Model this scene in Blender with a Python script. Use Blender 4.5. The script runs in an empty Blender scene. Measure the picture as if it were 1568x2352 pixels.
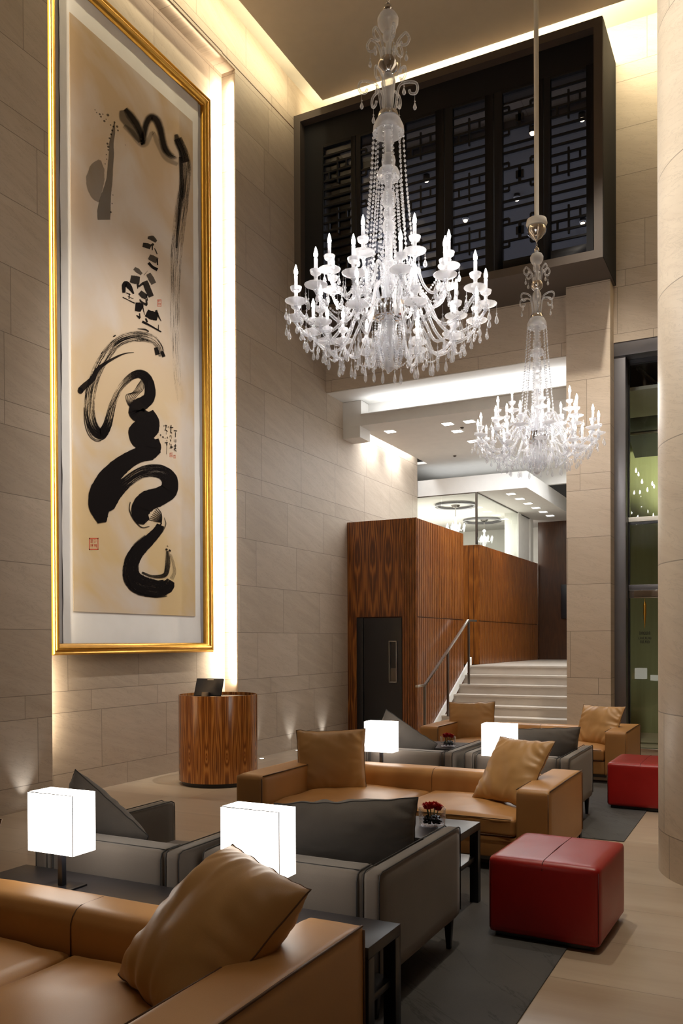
import bpy, bmesh, math, random
from mathutils import Vector, Matrix, noise
random.seed(7)
PI = math.pi
sc = bpy.context.scene
COL = sc.collection

# ------------------------------------------------------------------ camera
F, CY, YAW, PITCH, ROLL, HC = 1953.58, 1488.83, 0.469772, -0.0076393, -0.0043366, 1.65
_fw = Vector((-math.sin(YAW)*math.cos(PITCH), math.cos(YAW)*math.cos(PITCH), math.sin(PITCH)))
_rt = Vector((math.cos(YAW), math.sin(YAW), 0)); _up = _rt.cross(_fw)
_R = _rt*math.cos(ROLL)+_up*math.sin(ROLL); _U = -_rt*math.sin(ROLL)+_up*math.cos(ROLL)
cam = bpy.data.cameras.new('camera'); camo = bpy.data.objects.new('camera', cam); COL.objects.link(camo)
cam.sensor_fit = 'HORIZONTAL'; cam.sensor_width = 36; cam.lens = F/1568*36
cam.shift_y = (CY-1176)/1568; cam.clip_end = 100; cam.clip_start = .05
camo.matrix_world = Matrix(((_R.x, _U.x, -_fw.x, 0), (_R.y, _U.y, -_fw.y, 0), (_R.z, _U.z, -_fw.z, HC), (0, 0, 0, 1)))
sc.camera = camo

def on_x(u, v, x):
    """point of the plane x = const seen at photo pixel u, v (used to lay out the brushwork on its paper)"""
    d = _fw+_R*((u-784)/F)+_U*((CY-v)/F); t = x/d.x
    return Vector((x, d.y*t, HC+d.z*t))

# ------------------------------------------------------------------ world, exposure
w = bpy.data.worlds.new('world'); sc.world = w; w.use_nodes = True
w.node_tree.nodes['Background'].inputs[0].default_value = (1.0, .9, .78, 1)
w.node_tree.nodes['Background'].inputs[1].default_value = .03
sc.view_settings.view_transform = 'Standard'; sc.view_settings.look = 'None'
sc.view_settings.exposure = 0.0; sc.view_settings.gamma = 1; sc.view_settings.use_curve_mapping = False
sc.cycles.sample_clamp_indirect = 4; sc.cycles.max_bounces = 8; sc.cycles.transparent_max_bounces = 24
sc.cycles.caustics_reflective = False; sc.cycles.caustics_refractive = False

WARM = (1.0, .86, .56); CREAM = (1.0, .84, .62); WHITE = (1.0, .93, .86); COOL = (.93, .96, 1.0)
def area(name, loc, rot, sx, sy, power, color, spread=180):
    l = bpy.data.lights.new(name, 'AREA'); l.shape = 'RECTANGLE'; l.size = sx; l.size_y = sy; l.energy = power; l.color = color
    l.spread = math.radians(spread)
    o = bpy.data.objects.new(name, l); o.location = loc; o.rotation_euler = rot; COL.objects.link(o); return o
def spot(name, loc, target, power, color, angle=60, blend=.8, rad=.05):
    l = bpy.data.lights.new(name, 'SPOT'); l.energy = power; l.color = color; l.spot_size = math.radians(angle); l.spot_blend = blend; l.shadow_soft_size = rad
    o = bpy.data.objects.new(name, l); o.location = loc; COL.objects.link(o)
    o.rotation_euler = (Vector(target)-Vector(loc)).to_track_quat('-Z', 'Y').to_euler(); return o

XW, XR = -6.573, -6.795     # left wall face, back of the picture recess
YB = 12.42                  # back wall face
# cove lighting above the hung ceiling, picture recess, lower lobby
area('cove_light_left', (-6.13, 5.6, 10.02), (0, math.radians(72), 0), .05, 11.2, 105, WARM)
area('cove_light_back', (-1.0, 11.52, 10.03), (math.radians(75), 0, 0), 10.0, .05, 230, WARM)
area('recess_light', (-6.59, 9.77, 5.2), (0, math.radians(90), math.radians(0)), 8.2, .03, 210, CREAM)
area('recess_light_top', (-6.60, 8.0, 9.47), (0, math.radians(100), 0), .02, 3.0, 4, CREAM)
area('recess_light_side', (-6.60, 6.43, 4.9), (0, math.radians(90), 0), 8.6, .02, 110, CREAM)
area('bulkhead_cove_light', (-4.15, 13.12, 5.52), (math.radians(90), 0, 0), 3.9, .03, 4.5, COOL)
area('bulkhead_soffit_light', (-4.15, 12.99, 5.495), (math.radians(172), 0, 0), 3.9, .03, 13, COOL)
area('lobby_ceiling_light', (-4.2, 14.6, 5.28), (0, 0, 0), 2.6, 2.6, 120, COOL)
area('landing_ceiling_light', (-3.2, 16.6, 5.2), (0, 0, 0), 1.0, 3.0, 60, COOL)
area('enclosure_light', (-7.4, 18.6, 4.6), (0, 0, 0), 3.4, 3.6, 230, (1, .97, .88))
area('enclosure_floor_fill', (-7.0, 18.9, 3.63), (math.radians(180), 0, 0), 3.0, 3.6, 90, (1, .97, .88))  # added up-facing fill that brightens the glass room, not a fitting
area('upper_room_fill', (-4.2, 15.8, 9.40), (0, 0, 0), 3.4, 4.5, 150, (1, .97, .95))  # unseen fill added so the panes behind the lattice look lighter
for y in (14.1, 15.2):
    spot('wall_washer', (-6.43, y, 5.56), (-6.52, y, 4.0), 170, COOL, 110, 1, .02)
for x, y, p in ((-1.0, 9.3, 300), (1.2, 2.6, 170), (2.2, 9.0, 200), (-.4, 5.2, 150)):
    spot('ceiling_spot', (x, y, 9.75), (x, y, 0), p, WHITE, 46, 1, .12)
spot('floor_spot', (-4.7, 6.6, 9.7), (-4.9, 7.0, 0), 420, (1, .9, .76), 34, 1, .1)
spot('column_spot', (-2.4, 3.0, 9.7), (-.3, 6.4, 4.4), 1700, (1, .92, .78), 34, 1, .1)
spot('column_spot_far', (-2.6, 7.0, 9.7), (-.6, 6.7, 5.0), 1100, (1, .92, .78), 46, 1, .1)
area('balcony_top_light', (-4.3, 11.75, 9.76), (math.radians(155), 0, 0), 4.3, .05, 42, WARM)
area('slab_top_fill', (-5.6, 17.3, 5.0), (math.radians(180), 0, 0), 2.2, 1.2, 5, COOL)  # added fill lifting the dark gap over the slab, no lamp there
for x, y, tx, ty, p in ((-1.0, 4.5, -2.3, 7.4, 420), (-.6, 1.6, -1.5, 2.5, 70), (-.2, 8.2, -2.0, 10.6, 300), (-.9, 3.4, -1.2, 4.9, 330), (-3.9, 5.0, -3.0, 3.4, 160)):
    spot('seat_spot', (x, y, 9.75), (tx, ty, .4), p*2.3, (1, .86, .66), 22, .9, .06)
spot('podium_spot', (-4.9, 4.4, 9.7), (-5.95, 8.0, .6), 1100, (1, .85, .62), 11, .8, .05)
spot('pillar_spot', (-1.6, 9.6, 9.7), (-2.1, 12.2, 3.2), 1500, (1, .9, .76), 40, 1, .1)
area('slot_light', (-6.46, 14.9, 5.58), (0, 0, 0), .1, 2.6, 26, COOL)
spot('stair_spot', (-3.6, 14.6, 5.25), (-4.0, 14.9, 0), 150, COOL, 120, 1, .1)
spot('wood_spot', (-4.5, 13.8, 5.25), (-5.28, 14.5, 2.8), 110, (1, .8, .6), 75, 1, .05)
spot('wood_spot_landing', (-4.75, 17.5, 4.55), (-5.3, 18.2, 2.5), 90, (1, .78, .5), 62, 1, .05)
spot('garden_wall_low_fill', (-.6, 14.4, .3), (-1.5, 15.9, 1.6), 22, (1, 1, .85), 90, 1, .1)  # added fill brightening the wall behind the lettering
spot('garden_wall_spot', (-1.0, 14.6, 3.2), (-1.3, 15.9, 4.9), 420, (1, 1, .70), 75, 1, .1)
spot('picture_spot', (-2.6, 7.6, 9.75), (-6.7, 7.9, 3.6), 1700, (1, .94, .86), 36, 1, .08)

# ------------------------------------------------------------------ node helpers
class NT:
    def __init__(s, name):
        s.m = bpy.data.materials.new(name); s.m.use_nodes = True; s.t = s.m.node_tree; s.n = s.t.nodes
        s.b = s.n['Principled BSDF']; s.out = s.n['Material Output']
    def new(s, k, **kw):
        n = s.n.new(k)
        for a, v in kw.items(): setattr(n, a, v)
        return n
    def L(s, a, b): s.t.links.new(a, b)
    def put(s, sock, v):
        if isinstance(v, (int, float)): sock.default_value = v
        elif isinstance(v, tuple): sock.default_value = v if len(v) == 4 or sock.type == 'VECTOR' else v+(1,)
        else: s.L(v, sock)
    def math(s, op, a, b=0., c=0.):
        n = s.new('ShaderNodeMath', operation=op)
        for i, v in enumerate((a, b, c)): s.put(n.inputs[i], v)
        return n.outputs[0]
    def mix(s, f, a, b, mode='MIX'):
        n = s.new('ShaderNodeMix', data_type='RGBA', blend_type=mode)
        s.put(n.inputs[0], f); s.put(n.inputs[6], a); s.put(n.inputs[7], b); return n.outputs[2]
    def ramp(s, f, stops):
        n = s.new('ShaderNodeValToRGB'); e = n.color_ramp.elements
        while len(e) < len(stops): e.new(.5)
        for q, (p, c) in zip(e, stops): q.position = p; q.color = c+(1,) if isinstance(c, tuple) else (c, c, c, 1)
        s.put(n.inputs[0], f); return n.outputs[0]
    def xyz(s, kind='pos'):
        if kind == 'pos': v = s.new('ShaderNodeNewGeometry').outputs['Position']
        else: v = s.new('ShaderNodeTexCoord').outputs['Object']
        q = s.new('ShaderNodeSeparateXYZ'); s.L(v, q.inputs[0]); return v, q.outputs[0], q.outputs[1], q.outputs[2]
    def comb(s, x, y, z):
        n = s.new('ShaderNodeCombineXYZ')
        for i, v in enumerate((x, y, z)): s.put(n.inputs[i], v)
        return n.outputs[0]
    def noise(s, vec, scale, detail=4, rough=.55, dist=0.):
        n = s.new('ShaderNodeTexNoise'); s.L(vec, n.inputs['Vector']); n.inputs['Scale'].default_value = scale
        n.inputs['Detail'].default_value = detail; n.inputs['Roughness'].default_value = rough; n.inputs['Distortion'].default_value = dist
        return n.outputs['Fac']
    def white(s, vec):
        n = s.new('ShaderNodeTexWhiteNoise', noise_dimensions='3D'); s.L(vec, n.inputs[0]); return n.outputs['Value']
    def bump(s, h, strength=.2, dist=.01):
        n = s.new('ShaderNodeBump'); n.inputs['Strength'].default_value = strength; n.inputs['Distance'].default_value = dist
        s.L(h, n.inputs['Height']); s.L(n.outputs[0], s.b.inputs['Normal'])
    def set(s, base=None, rough=None, metal=None, **kw):
        if base is not None: s.put(s.b.inputs['Base Color'], base)
        if rough is not None: s.put(s.b.inputs['Roughness'], rough)
        if metal is not None: s.b.inputs['Metallic'].default_value = metal
        for k, v in kw.items(): s.put(s.b.inputs[k], v)
        return s

def plain(name, col, rough=.5, metal=0., var=.06, scale=6., bump=0.):
    """one-colour surface with a faint procedural variation"""
    t = NT(name); v, x, y, z = t.xyz('obj'); f = t.noise(v, scale)
    d = tuple(max(0, c*(1-var)) for c in col); l = tuple(min(1, c*(1+var)) for c in col)
    t.set(t.mix(f, d, l), rough, metal)
    if bump: t.bump(t.noise(v, scale*30, 3), bump, .002)
    return t.m

def stone(name, axis, z0=.90, base=((.47, .385, .30), (.60, .51, .415)), rough=.55, pairs=(.23, .655, 4), length=1.15, cyl=None):
    t = NT(name); v, x, y, z = t.xyz()
    if cyl:
        u = t.math('MULTIPLY', t.math('ARCTAN2', t.math('SUBTRACT', y, cyl[1]), t.math('SUBTRACT', x, cyl[0])), cyl[2])
    else: u = x if axis == 'x' else y
    sm, bg, nb = pairs; per = sm+bg*nb          # one low course, then nb tall ones
    q = t.math('DIVIDE', t.math('ADD', z, per*4-z0), per); row = t.math('FLOOR', q); fr = t.math('MULTIPLY', t.math('FRACT', q), per)
    up = t.math('DIVIDE', t.math('SUBTRACT', fr, sm), bg); k = t.math('ADD', t.math('FLOOR', up), 1); k = t.math('MAXIMUM', k, 0)
    rid = t.math('ADD', t.math('MULTIPLY', row, 7), k); fb = t.math('MULTIPLY', t.math('MINIMUM', t.math('FRACT', up), t.math('SUBTRACT', 1, t.math('FRACT', up))), bg)
    low = t.math('LESS_THAN', fr, sm); fs_ = t.math('MINIMUM', fr, t.math('ABSOLUTE', t.math('SUBTRACT', sm, fr)))
    dz = t.math('ADD', t.math('MULTIPLY', low, fs_), t.math('MULTIPLY', t.math('SUBTRACT', 1, low), fb))
    off = t.white(t.comb(rid, 3.3, 1.7))
    uu = t.math('ADD', t.math('DIVIDE', u, length), t.math('ADD', t.math('MULTIPLY', off, 1.0), 20)); col = t.math('FLOOR', uu); fu = t.math('FRACT', uu)
    du = t.math('MULTIPLY', t.math('MINIMUM', fu, t.math('SUBTRACT', 1, fu)), length)
    joint = t.math('LESS_THAN', t.math('MINIMUM', dz, du), .0035)
    slab = t.white(t.comb(rid, col, 5.1))
    tilt = t.math('ADD', t.math('MULTIPLY', z, 5), t.math('MULTIPLY', u, 1.4)); 
    sv = t.comb(t.math('MULTIPLY', u, .7), t.math('MULTIPLY', slab, 30), tilt)
    n1 = t.noise(sv, 1.6, 6, .62, .6); n2 = t.noise(v, 60, 2)
    f = t.math('ADD', t.math('MULTIPLY', n1, .75), t.math('MULTIPLY', slab, .26)); f = t.math('ADD', f, t.math('MULTIPLY', t.math('SUBTRACT', n2, .5), .12))
    c = t.ramp(f, [(.25, base[0]), (.85, base[1])])
    vein = t.ramp(t.noise(t.comb(t.math('MULTIPLY', u, .9), slab, t.math('MULTIPLY', tilt, .9)), 2.2, 8, .7, 1.0), [(.485, 0.), (.50, .45), (.515, 0.)])
    c = t.mix(vein, c, tuple(k*.72 for k in base[0]))
    c = t.mix(joint, c, tuple(k*.55 for k in base[0]))
    t.set(c, rough); t.bump(t.math('SUBTRACT', 1, joint), .5, .004)
    return t.m

def veneer(name, axis, leaf=.145, cyl=None, gloss=.28, cols=((.04, .009, .002), (.19, .055, .009), (.40, .145, .026)), knots=False, figure=.45, fq=34):
    t = NT(name); v, x, y, z = t.xyz()
    if cyl: u = t.math('MULTIPLY', t.math('ARCTAN2', t.math('SUBTRACT', y, cyl[1]), t.math('SUBTRACT', x, cyl[0])), cyl[2])
    else: u = x if axis == 'x' else y
    q = t.math('DIVIDE', u, leaf*2); k = t.math('FLOOR', t.math('ADD', q, 20)); m = t.math('ABSOLUTE', t.math('SUBTRACT', t.math('FRACT', t.math('ADD', q, 20)), .5))
    big = t.noise(t.comb(t.math('MULTIPLY', m, 2.2), 0., t.math('MULTIPLY', z, .55)), 1.5, 2, .4)
    if knots:
        a = t.math('MULTIPLY', m, 11.); b = t.math('MULTIPLY', t.math('SUBTRACT', z, .36), 9.)
        rr = t.math('SQRT', t.math('ADD', t.math('MULTIPLY', a, a), t.math('MULTIPLY', b, b)))
        big = t.math('ADD', big, t.math('MULTIPLY', t.math('POWER', 2.718, t.math('MULTIPLY', rr, -1.1)), .55))
    rings = t.math('MULTIPLY', t.math('ADD', t.math('SINE', t.math('ADD', t.math('MULTIPLY', big, fq), t.math('MULTIPLY', m, 34))), 1), .5)
    fine = t.noise(t.comb(t.math('MULTIPLY', m, 60), k, t.math('MULTIPLY', z, 1.5)), 2.2, 5, .7)
    f = t.math('ADD', t.math('MULTIPLY', rings, figure*.75), t.math('MULTIPLY', fine, 1.15-figure*.75))
    c = t.ramp(f, [(.30, cols[0]), (.55, cols[1]), (.80, cols[2])])
    t.set(c, gloss); t.b.inputs['Coat Weight'].default_value = .25; t.b.inputs['Coat Roughness'].default_value = .12
    return t.m

def fabric(name, c1, c2, scale=420.):
    t = NT(name); v, x, y, z = t.xyz('obj')
    wv = t.noise(t.comb(t.math('MULTIPLY', x, 1.0), t.math('MULTIPLY', y, .25), t.math('MULTIPLY', z, 1.0)), scale, 2)
    big = t.noise(v, 5, 3); f = t.math('ADD', t.math('MULTIPLY', wv, .6), t.math('MULTIPLY', big, .45))
    t.set(t.mix(f, c1, c2), .85); t.b.inputs['Sheen Weight'].default_value = .25; t.bump(wv, .25, .001); return t.m

def leather(name, c1, c2, rough=.42, grain=260., spec=.5):
    t = NT(name); v, x, y, z = t.xyz('obj')
    g = t.noise(v, grain, 3); big = t.noise(v, 3.2, 4); 
    t.set(t.mix(big, c1, c2), rough); t.b.inputs['Specular IOR Level'].default_value = spec
    t.bump(t.math('ADD', t.math('MULTIPLY', g, .35), big), .18, .004); return t.m

M = {}
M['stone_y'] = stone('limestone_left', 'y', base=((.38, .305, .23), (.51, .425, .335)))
M['stone_x'] = stone('limestone_back', 'x', length=1.25)
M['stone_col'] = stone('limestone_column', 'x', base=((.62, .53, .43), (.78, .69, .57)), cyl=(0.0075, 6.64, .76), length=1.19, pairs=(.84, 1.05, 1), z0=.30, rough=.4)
M['paint'] = plain('white_paint', (.72, .70, .66), .7)
M['ceil'] = plain('warm_ceiling_paint', (.66, .57, .43), .5)
M['cove'] = plain('cove_paint', (.62, .58, .50), .7)
M['enc'] = plain('enclosure_paint', (.86, .85, .80), .7)
M['shroud'] = plain('bronze_shroud', (.068, .052, .042), .55)
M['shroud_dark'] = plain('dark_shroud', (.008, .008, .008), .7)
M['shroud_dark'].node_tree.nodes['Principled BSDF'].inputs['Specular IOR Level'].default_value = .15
M['lattice'] = plain('black_lattice_paint', (.007, .007, .009), .6)
M['lattice'].node_tree.nodes['Principled BSDF'].inputs['Specular IOR Level'].default_value = .2
M['black'] = plain('black_lacquer', (.010, .010, .013), .3)
M['tabletop'] = plain('dark_stained_oak', (.022, .021, .026), .38, var=.3, scale=40)
M['door'] = plain('black_door_paint', (.014, .015, .019), .38)
M['metal'] = plain('brushed_steel', (.55, .53, .50), .28, 1.)
M['darkmetal'] = plain('bronze_metal', (.16, .145, .13), .35, 1.)
M['chrome'] = plain('chrome', (.82, .82, .84), .06, 1.)
M['reveal'] = plain('grey_metal_reveal', (.19, .185, .20), .38, .7)
M['wood_box_front'] = veneer('rosewood_front', 'x')
M['wood_box_side'] = veneer('rosewood_side', 'y', .30, figure=.12)
M['wood_ribs'] = veneer('rosewood_ribs', 'x', .30, figure=.12)
M['wood_gap_shade'] = plain('rib_gap_shade', (.05, .014, .005), .6)  # dark colour paints in the shade of the gaps between the ribs
M['wood_far'] = veneer('rosewood_far', 'x', .3, cols=((.018, .006, .002), (.05, .018, .006), (.09, .034, .012)), figure=.1)
M['podium'] = veneer('rosewood_podium', 'x', .115, cyl=(-5.83, 8.27, .46), knots=True, gloss=.2, cols=((.09, .022, .005), (.31, .10, .018), (.54, .22, .045)))
M['tan'] = leather('tan_leather', (.43, .215, .070), (.51, .270, .095))
M['tan_pillow'] = leather('tan_pillow_leather', (.42, .235, .085), (.50, .29, .11), .45)
M['seam'] = plain('dark_seam', (.10, .045, .018), .6)
M['red'] = leather('red_leather', (.29, .007, .007), (.37, .012, .010), .36)
M['redseam'] = plain('dark_red_seam', (.10, .003, .004), .6)
M['grey'] = fabric('grey_wool', (.105, .087, .072), (.165, .140, .118))
M['greyp'] = fabric('grey_pillow_wool', (.075, .066, .06), (.12, .105, .092))
M['greypipe'] = plain('charcoal_piping', (.035, .033, .033), .8)
M['bulb'] = NT('glowing_bulb').m
M['petal'] = plain('red_petals', (.42, .004, .008), .55, var=.4, scale=40)
M['pebble'] = plain('black_pebbles', (.012, .012, .014), .2)
M['leaf'] = plain('green_stem', (.03, .07, .02), .5)
M['gold'] = NT('gold_leaf').m

def emit(m, col, s):
    b = m.node_tree.nodes['Principled BSDF']; b.inputs['Base Color'].default_value = (*[min(1, c) for c in col], 1)
    b.inputs['Emission Color'].default_value = (*col, 1); b.inputs['Emission Strength'].default_value = s
emit(M['bulb'], (1, .94, .88), 145)
def emat(name, col, s):
    m = NT(name).m; emit(m, col, s); M[name] = m
emat('lamp_shade_glow', (1, .93, .84), 5.0)
emat('downlight_glow', (1, .96, .9), 9.)
emat('warm_downlight_glow', (1, .72, .42), 22.)
t = NT('gold_leaf'); v, x, y, z = t.xyz('obj'); t.set(t.mix(t.noise(v, 14), (.62, .32, .045), (.80, .46, .10)), .33, 1.); M['gold'] = t.m
# floor: long limestone planks
t = NT('limestone_floor'); v, x, y, z = t.xyz()
ry = t.math('DIVIDE', t.math('ADD', y, 20), .62); row = t.math('FLOOR', ry); fy = t.math('FRACT', ry)
rx = t.math('ADD', t.math('DIVIDE', x, 1.4), t.math('MULTIPLY', t.white(t.comb(row, 1., 2.)), 1.)); cx_ = t.math('FLOOR', rx); fx = t.math('FRACT', rx)
jt = t.math('LESS_THAN', t.math('MINIMUM', t.math('MULTIPLY', t.math('MINIMUM', fy, t.math('SUBTRACT', 1, fy)), .62), t.math('MULTIPLY', t.math('MINIMUM', fx, t.math('SUBTRACT', 1, fx)), 1.4)), .0025)
sl = t.white(t.comb(row, cx_, 1.))
g = t.noise(t.comb(t.math('MULTIPLY', x, .35), t.math('MULTIPLY', y, 3.2), t.math('MULTIPLY', sl, 9)), 2.0, 6, .6, .5)
c = t.ramp(t.math('ADD', t.math('MULTIPLY', g, .8), t.math('MULTIPLY', sl, .25)), [(.25, (.36, .27, .19)), (.8, (.50, .41, .31))])
t.set(t.mix(jt, c, (.24, .19, .14)), t.math('ADD', .26, t.math('MULTIPLY', g, .16))); M['floor'] = t.m
M['stair'] = plain('limestone_step', (.52, .46, .39), .5, var=.12, scale=5)
# rugs: felted dark wool with fine crease lines
t = NT('charcoal_rug'); v, x, y, z = t.xyz()
big = t.noise(v, 2.2, 5); cr = t.ramp(t.noise(t.comb(t.math('ADD', x, t.math('MULTIPLY', y, .9)), t.math('MULTIPLY', y, .3), 0.), 1.7, 6, .6, 1.2), [(.49, 0.), (.50, .5), (.51, 0.)])
c = t.mix(t.math('ADD', t.math('MULTIPLY', big, .7), t.math('MULTIPLY', t.noise(v, 160, 2), .3)), (.045, .045, .047), (.105, .102, .10))
t.set(t.mix(cr, c, (.018, .018, .018)), .9); t.bump(t.noise(v, 400, 2), .3, .002); M['rug'] = t.m

# glass kinds: clear sheet glass seen through, lead crystal
def sheet(name, tint=(.95, .98, .96), refl=.10, rough=.0):
    t = NT(name); t.n.remove(t.b)
    tr = t.new('ShaderNodeBsdfTransparent'); tr.inputs[0].default_value = (*tint, 1)
    gl = t.new('ShaderNodeBsdfGlossy'); gl.inputs[1].default_value = rough
    lw = t.new('ShaderNodeLayerWeight'); lw.inputs[0].default_value = .5
    fr = t.math('ADD', .025, t.math('MULTIPLY', t.math('POWER', lw.outputs['Facing'], 5), .5))
    mx = t.new('ShaderNodeMixShader'); t.L(fr, mx.inputs[0]); t.L(tr.outputs[0], mx.inputs[1]); t.L(gl.outputs[0], mx.inputs[2])
    t.L(mx.outputs[0], t.out.inputs[0]); return t.m
M['sheet'] = sheet('sheet_glass')
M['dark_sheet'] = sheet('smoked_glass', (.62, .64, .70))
def crystal(name, white=.42, trans=.42):
    t = NT(name); t.n.remove(t.b)
    tr = t.new('ShaderNodeBsdfTransparent'); tr.inputs[0].default_value = (.97, .98, 1, 1)
    gl = t.new('ShaderNodeBsdfGlossy'); gl.inputs[0].default_value = (1, 1, 1, 1); gl.inputs[1].default_value = .05
    v_, x_, y_, z_ = t.xyz('obj'); bp = t.new('ShaderNodeBump'); bp.inputs['Strength'].default_value = .9; bp.inputs['Distance'].default_value = .012
    t.L(t.noise(v_, 70, 1), bp.inputs['Height']); t.L(bp.outputs[0], gl.inputs['Normal'])
    tl = t.new('ShaderNodeBsdfTranslucent'); tl.inputs[0].default_value = (.95, .96, 1, 1)
    df = t.new('ShaderNodeBsdfDiffuse'); df.inputs[0].default_value = (.9, .92, .96, 1)
    m0 = t.new('ShaderNodeMixShader'); m0.inputs[0].default_value = .5; t.L(df.outputs[0], m0.inputs[1]); t.L(tl.outputs[0], m0.inputs[2])
    m1 = t.new('ShaderNodeMixShader'); m1.inputs[0].default_value = white/(1-trans); t.L(gl.outputs[0], m1.inputs[1]); t.L(m0.outputs[0], m1.inputs[2])
    lw = t.new('ShaderNodeLayerWeight'); lw.inputs[0].default_value = .35
    f = t.math('ADD', t.math('MULTIPLY', lw.outputs['Facing'], 1.0), 1-trans-.35)
    m2 = t.new('ShaderNodeMixShader'); t.L(t.math('MINIMUM', f, .96), m2.inputs[0]); t.L(tr.outputs[0], m2.inputs[1]); t.L(m1.outputs[0], m2.inputs[2])
    t.L(m2.outputs[0], t.out.inputs[0]); return t.m
M['crystal'] = crystal('lead_crystal', .38, .48)
M['bowl_glass'] = crystal('bowl_glass', .03, .80)
M['crystal_dense'] = crystal('cut_crystal', .55, .30)

# ------------------------------------------------------------------ mesh helpers
class MB:
    def __init__(s): s.v = []; s.f = []
    def add(s, vs, fs):
        o = len(s.v); s.v += [tuple(p) for p in vs]; s.f += [tuple(i+o for i in f) for f in fs]; return s
    def box(s, x0, x1, y0, y1, z0, z1):
        vs = [(x, y, z) for z in (z0, z1) for y in (y0, y1) for x in (x0, x1)]
        return s.add(vs, [(0, 2, 3, 1), (4, 5, 7, 6), (0, 1, 5, 4), (2, 6, 7, 3), (0, 4, 6, 2), (1, 3, 7, 5)])
    def lathe(s, prof, n=16, c=(0, 0, 0), cap=True):
        vs = []; fs = []
        for r, z in prof:
            for k in range(n): a = 2*PI*k/n; vs.append((c[0]+r*math.cos(a), c[1]+r*math.sin(a), c[2]+z))
        for i in range(len(prof)-1):
            for k in range(n): a = i*n+k; b = i*n+(k+1) % n; fs.append((a, b, b+n, a+n))
        if cap: fs.append(tuple(reversed(range(n)))); fs.append(tuple(range((len(prof)-1)*n, len(prof)*n)))
        return s.add(vs, fs)
    def tube(s, pts, r, n=6, cap=True):
        pts = [Vector(p) for p in pts]; vs = []; fs = []; N = len(pts)
        rr = r if isinstance(r, (list, tuple)) else [r]*N
        t0 = (pts[1]-pts[0]).normalized(); a = t0.orthogonal().normalized()
        for i, p in enumerate(pts):
            t_ = ((pts[min(i+1, N-1)]-pts[max(i-1, 0)])).normalized()
            a = (a-t_*a.dot(t_)); a = a.normalized() if a.length > 1e-6 else t_.orthogonal().normalized(); b = t_.cross(a)
            for k in range(n): q = 2*PI*k/n; vs.append(p+(a*math.cos(q)+b*math.sin(q))*rr[i])
        for i in range(N-1):
            for k in range(n): u = i*n+k; w_ = i*n+(k+1) % n; fs.append((u, w_, w_+n, u+n))
        if cap: fs.append(tuple(reversed(range(n)))); fs.append(tuple(range((N-1)*n, N*n)))
        return s.add(vs, fs)
    def sphere(s, c, r, n=8, m=5, sz=1.):
        return s.lathe([(max(1e-4, r*math.sin(PI*i/m)), -r*sz*math.cos(PI*i/m)) for i in range(m+1)], n, c, False)
    def build(s, name, mat, parent=None, bevel=0., seg=3, smooth=True, ang=35, loc=None):
        me = bpy.data.meshes.new(name); me.from_pydata(s.v, [], s.f); me.validate()
        bm = bmesh.new(); bm.from_mesh(me)
        if bevel: 
            bmesh.ops.remove_doubles(bm, verts=bm.verts, dist=1e-5)
            bmesh.ops.bevel(bm, geom=[e for e in bm.edges if len(e.link_faces) == 2 and e.calc_face_angle(0) > .5], offset=bevel, segments=seg, profile=.5, affect='EDGES', clamp_overlap=True)
        bmesh.ops.recalc_face_normals(bm, faces=bm.faces); bm.to_mesh(me); bm.free()
        me.materials.append(M[mat] if isinstance(mat, str) else mat)
        if smooth:
            me.polygons.foreach_set('use_smooth', [True]*len(me.polygons)); me.set_sharp_from_angle(angle=math.radians(ang))
        o = bpy.data.objects.new(name, me); COL.objects.link(o)
        if parent: o.parent = parent
        if loc: o.location = loc
        return o
def catmull(P, n=8):
    P = [Vector(p) for p in P]; Q = [P[0]*2-P[1]]+P+[P[-1]*2-P[-2]]; out = []
    for i in range(1, len(Q)-2):
        for k in range(n):
            t_ = k/n; a, b, c, d = Q[i-1], Q[i], Q[i+1], Q[i+2]
            out.append(.5*((2*b)+(c-a)*t_+(2*a-5*b+4*c-d)*t_*t_+(3*b-a-3*c+d)*t_**3))
    out.append(P[-1]); return out
def tag(o, label, cat, group=None, kind=None):
    if label: o['label'] = label
    if cat: o['category'] = cat
    if group: o['group'] = group
    if kind: o['kind'] = kind
    return o
def thing(name, label, cat, loc=(0, 0, 0), rz=0, group=None):
    o = bpy.data.objects.new(name, None); o.empty_display_size = .1; COL.objects.link(o); o.location = loc; o.rotation_euler = (0, 0, rz)
    return tag(o, label, cat, group)
def struct(name, mb, mat, label=None, cat=None, **kw):
    o = mb.build(name, mat, smooth=kw.pop('smooth', False), **kw); return tag(o, label, cat, None, 'structure')
def kids(o): return [c for c in bpy.data.objects if c.parent == o]
def copy_tree(o, parent=None, table=None):
    if table is None:
        table = {}
        for c in bpy.data.objects:
            if c.parent: table.setdefault(c.parent.name, []).append(c)
    c = o.copy(); COL.objects.link(c); c.parent = parent
    for ch in table.get(o.name, []): copy_tree(ch, c, table)
    return c

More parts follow.
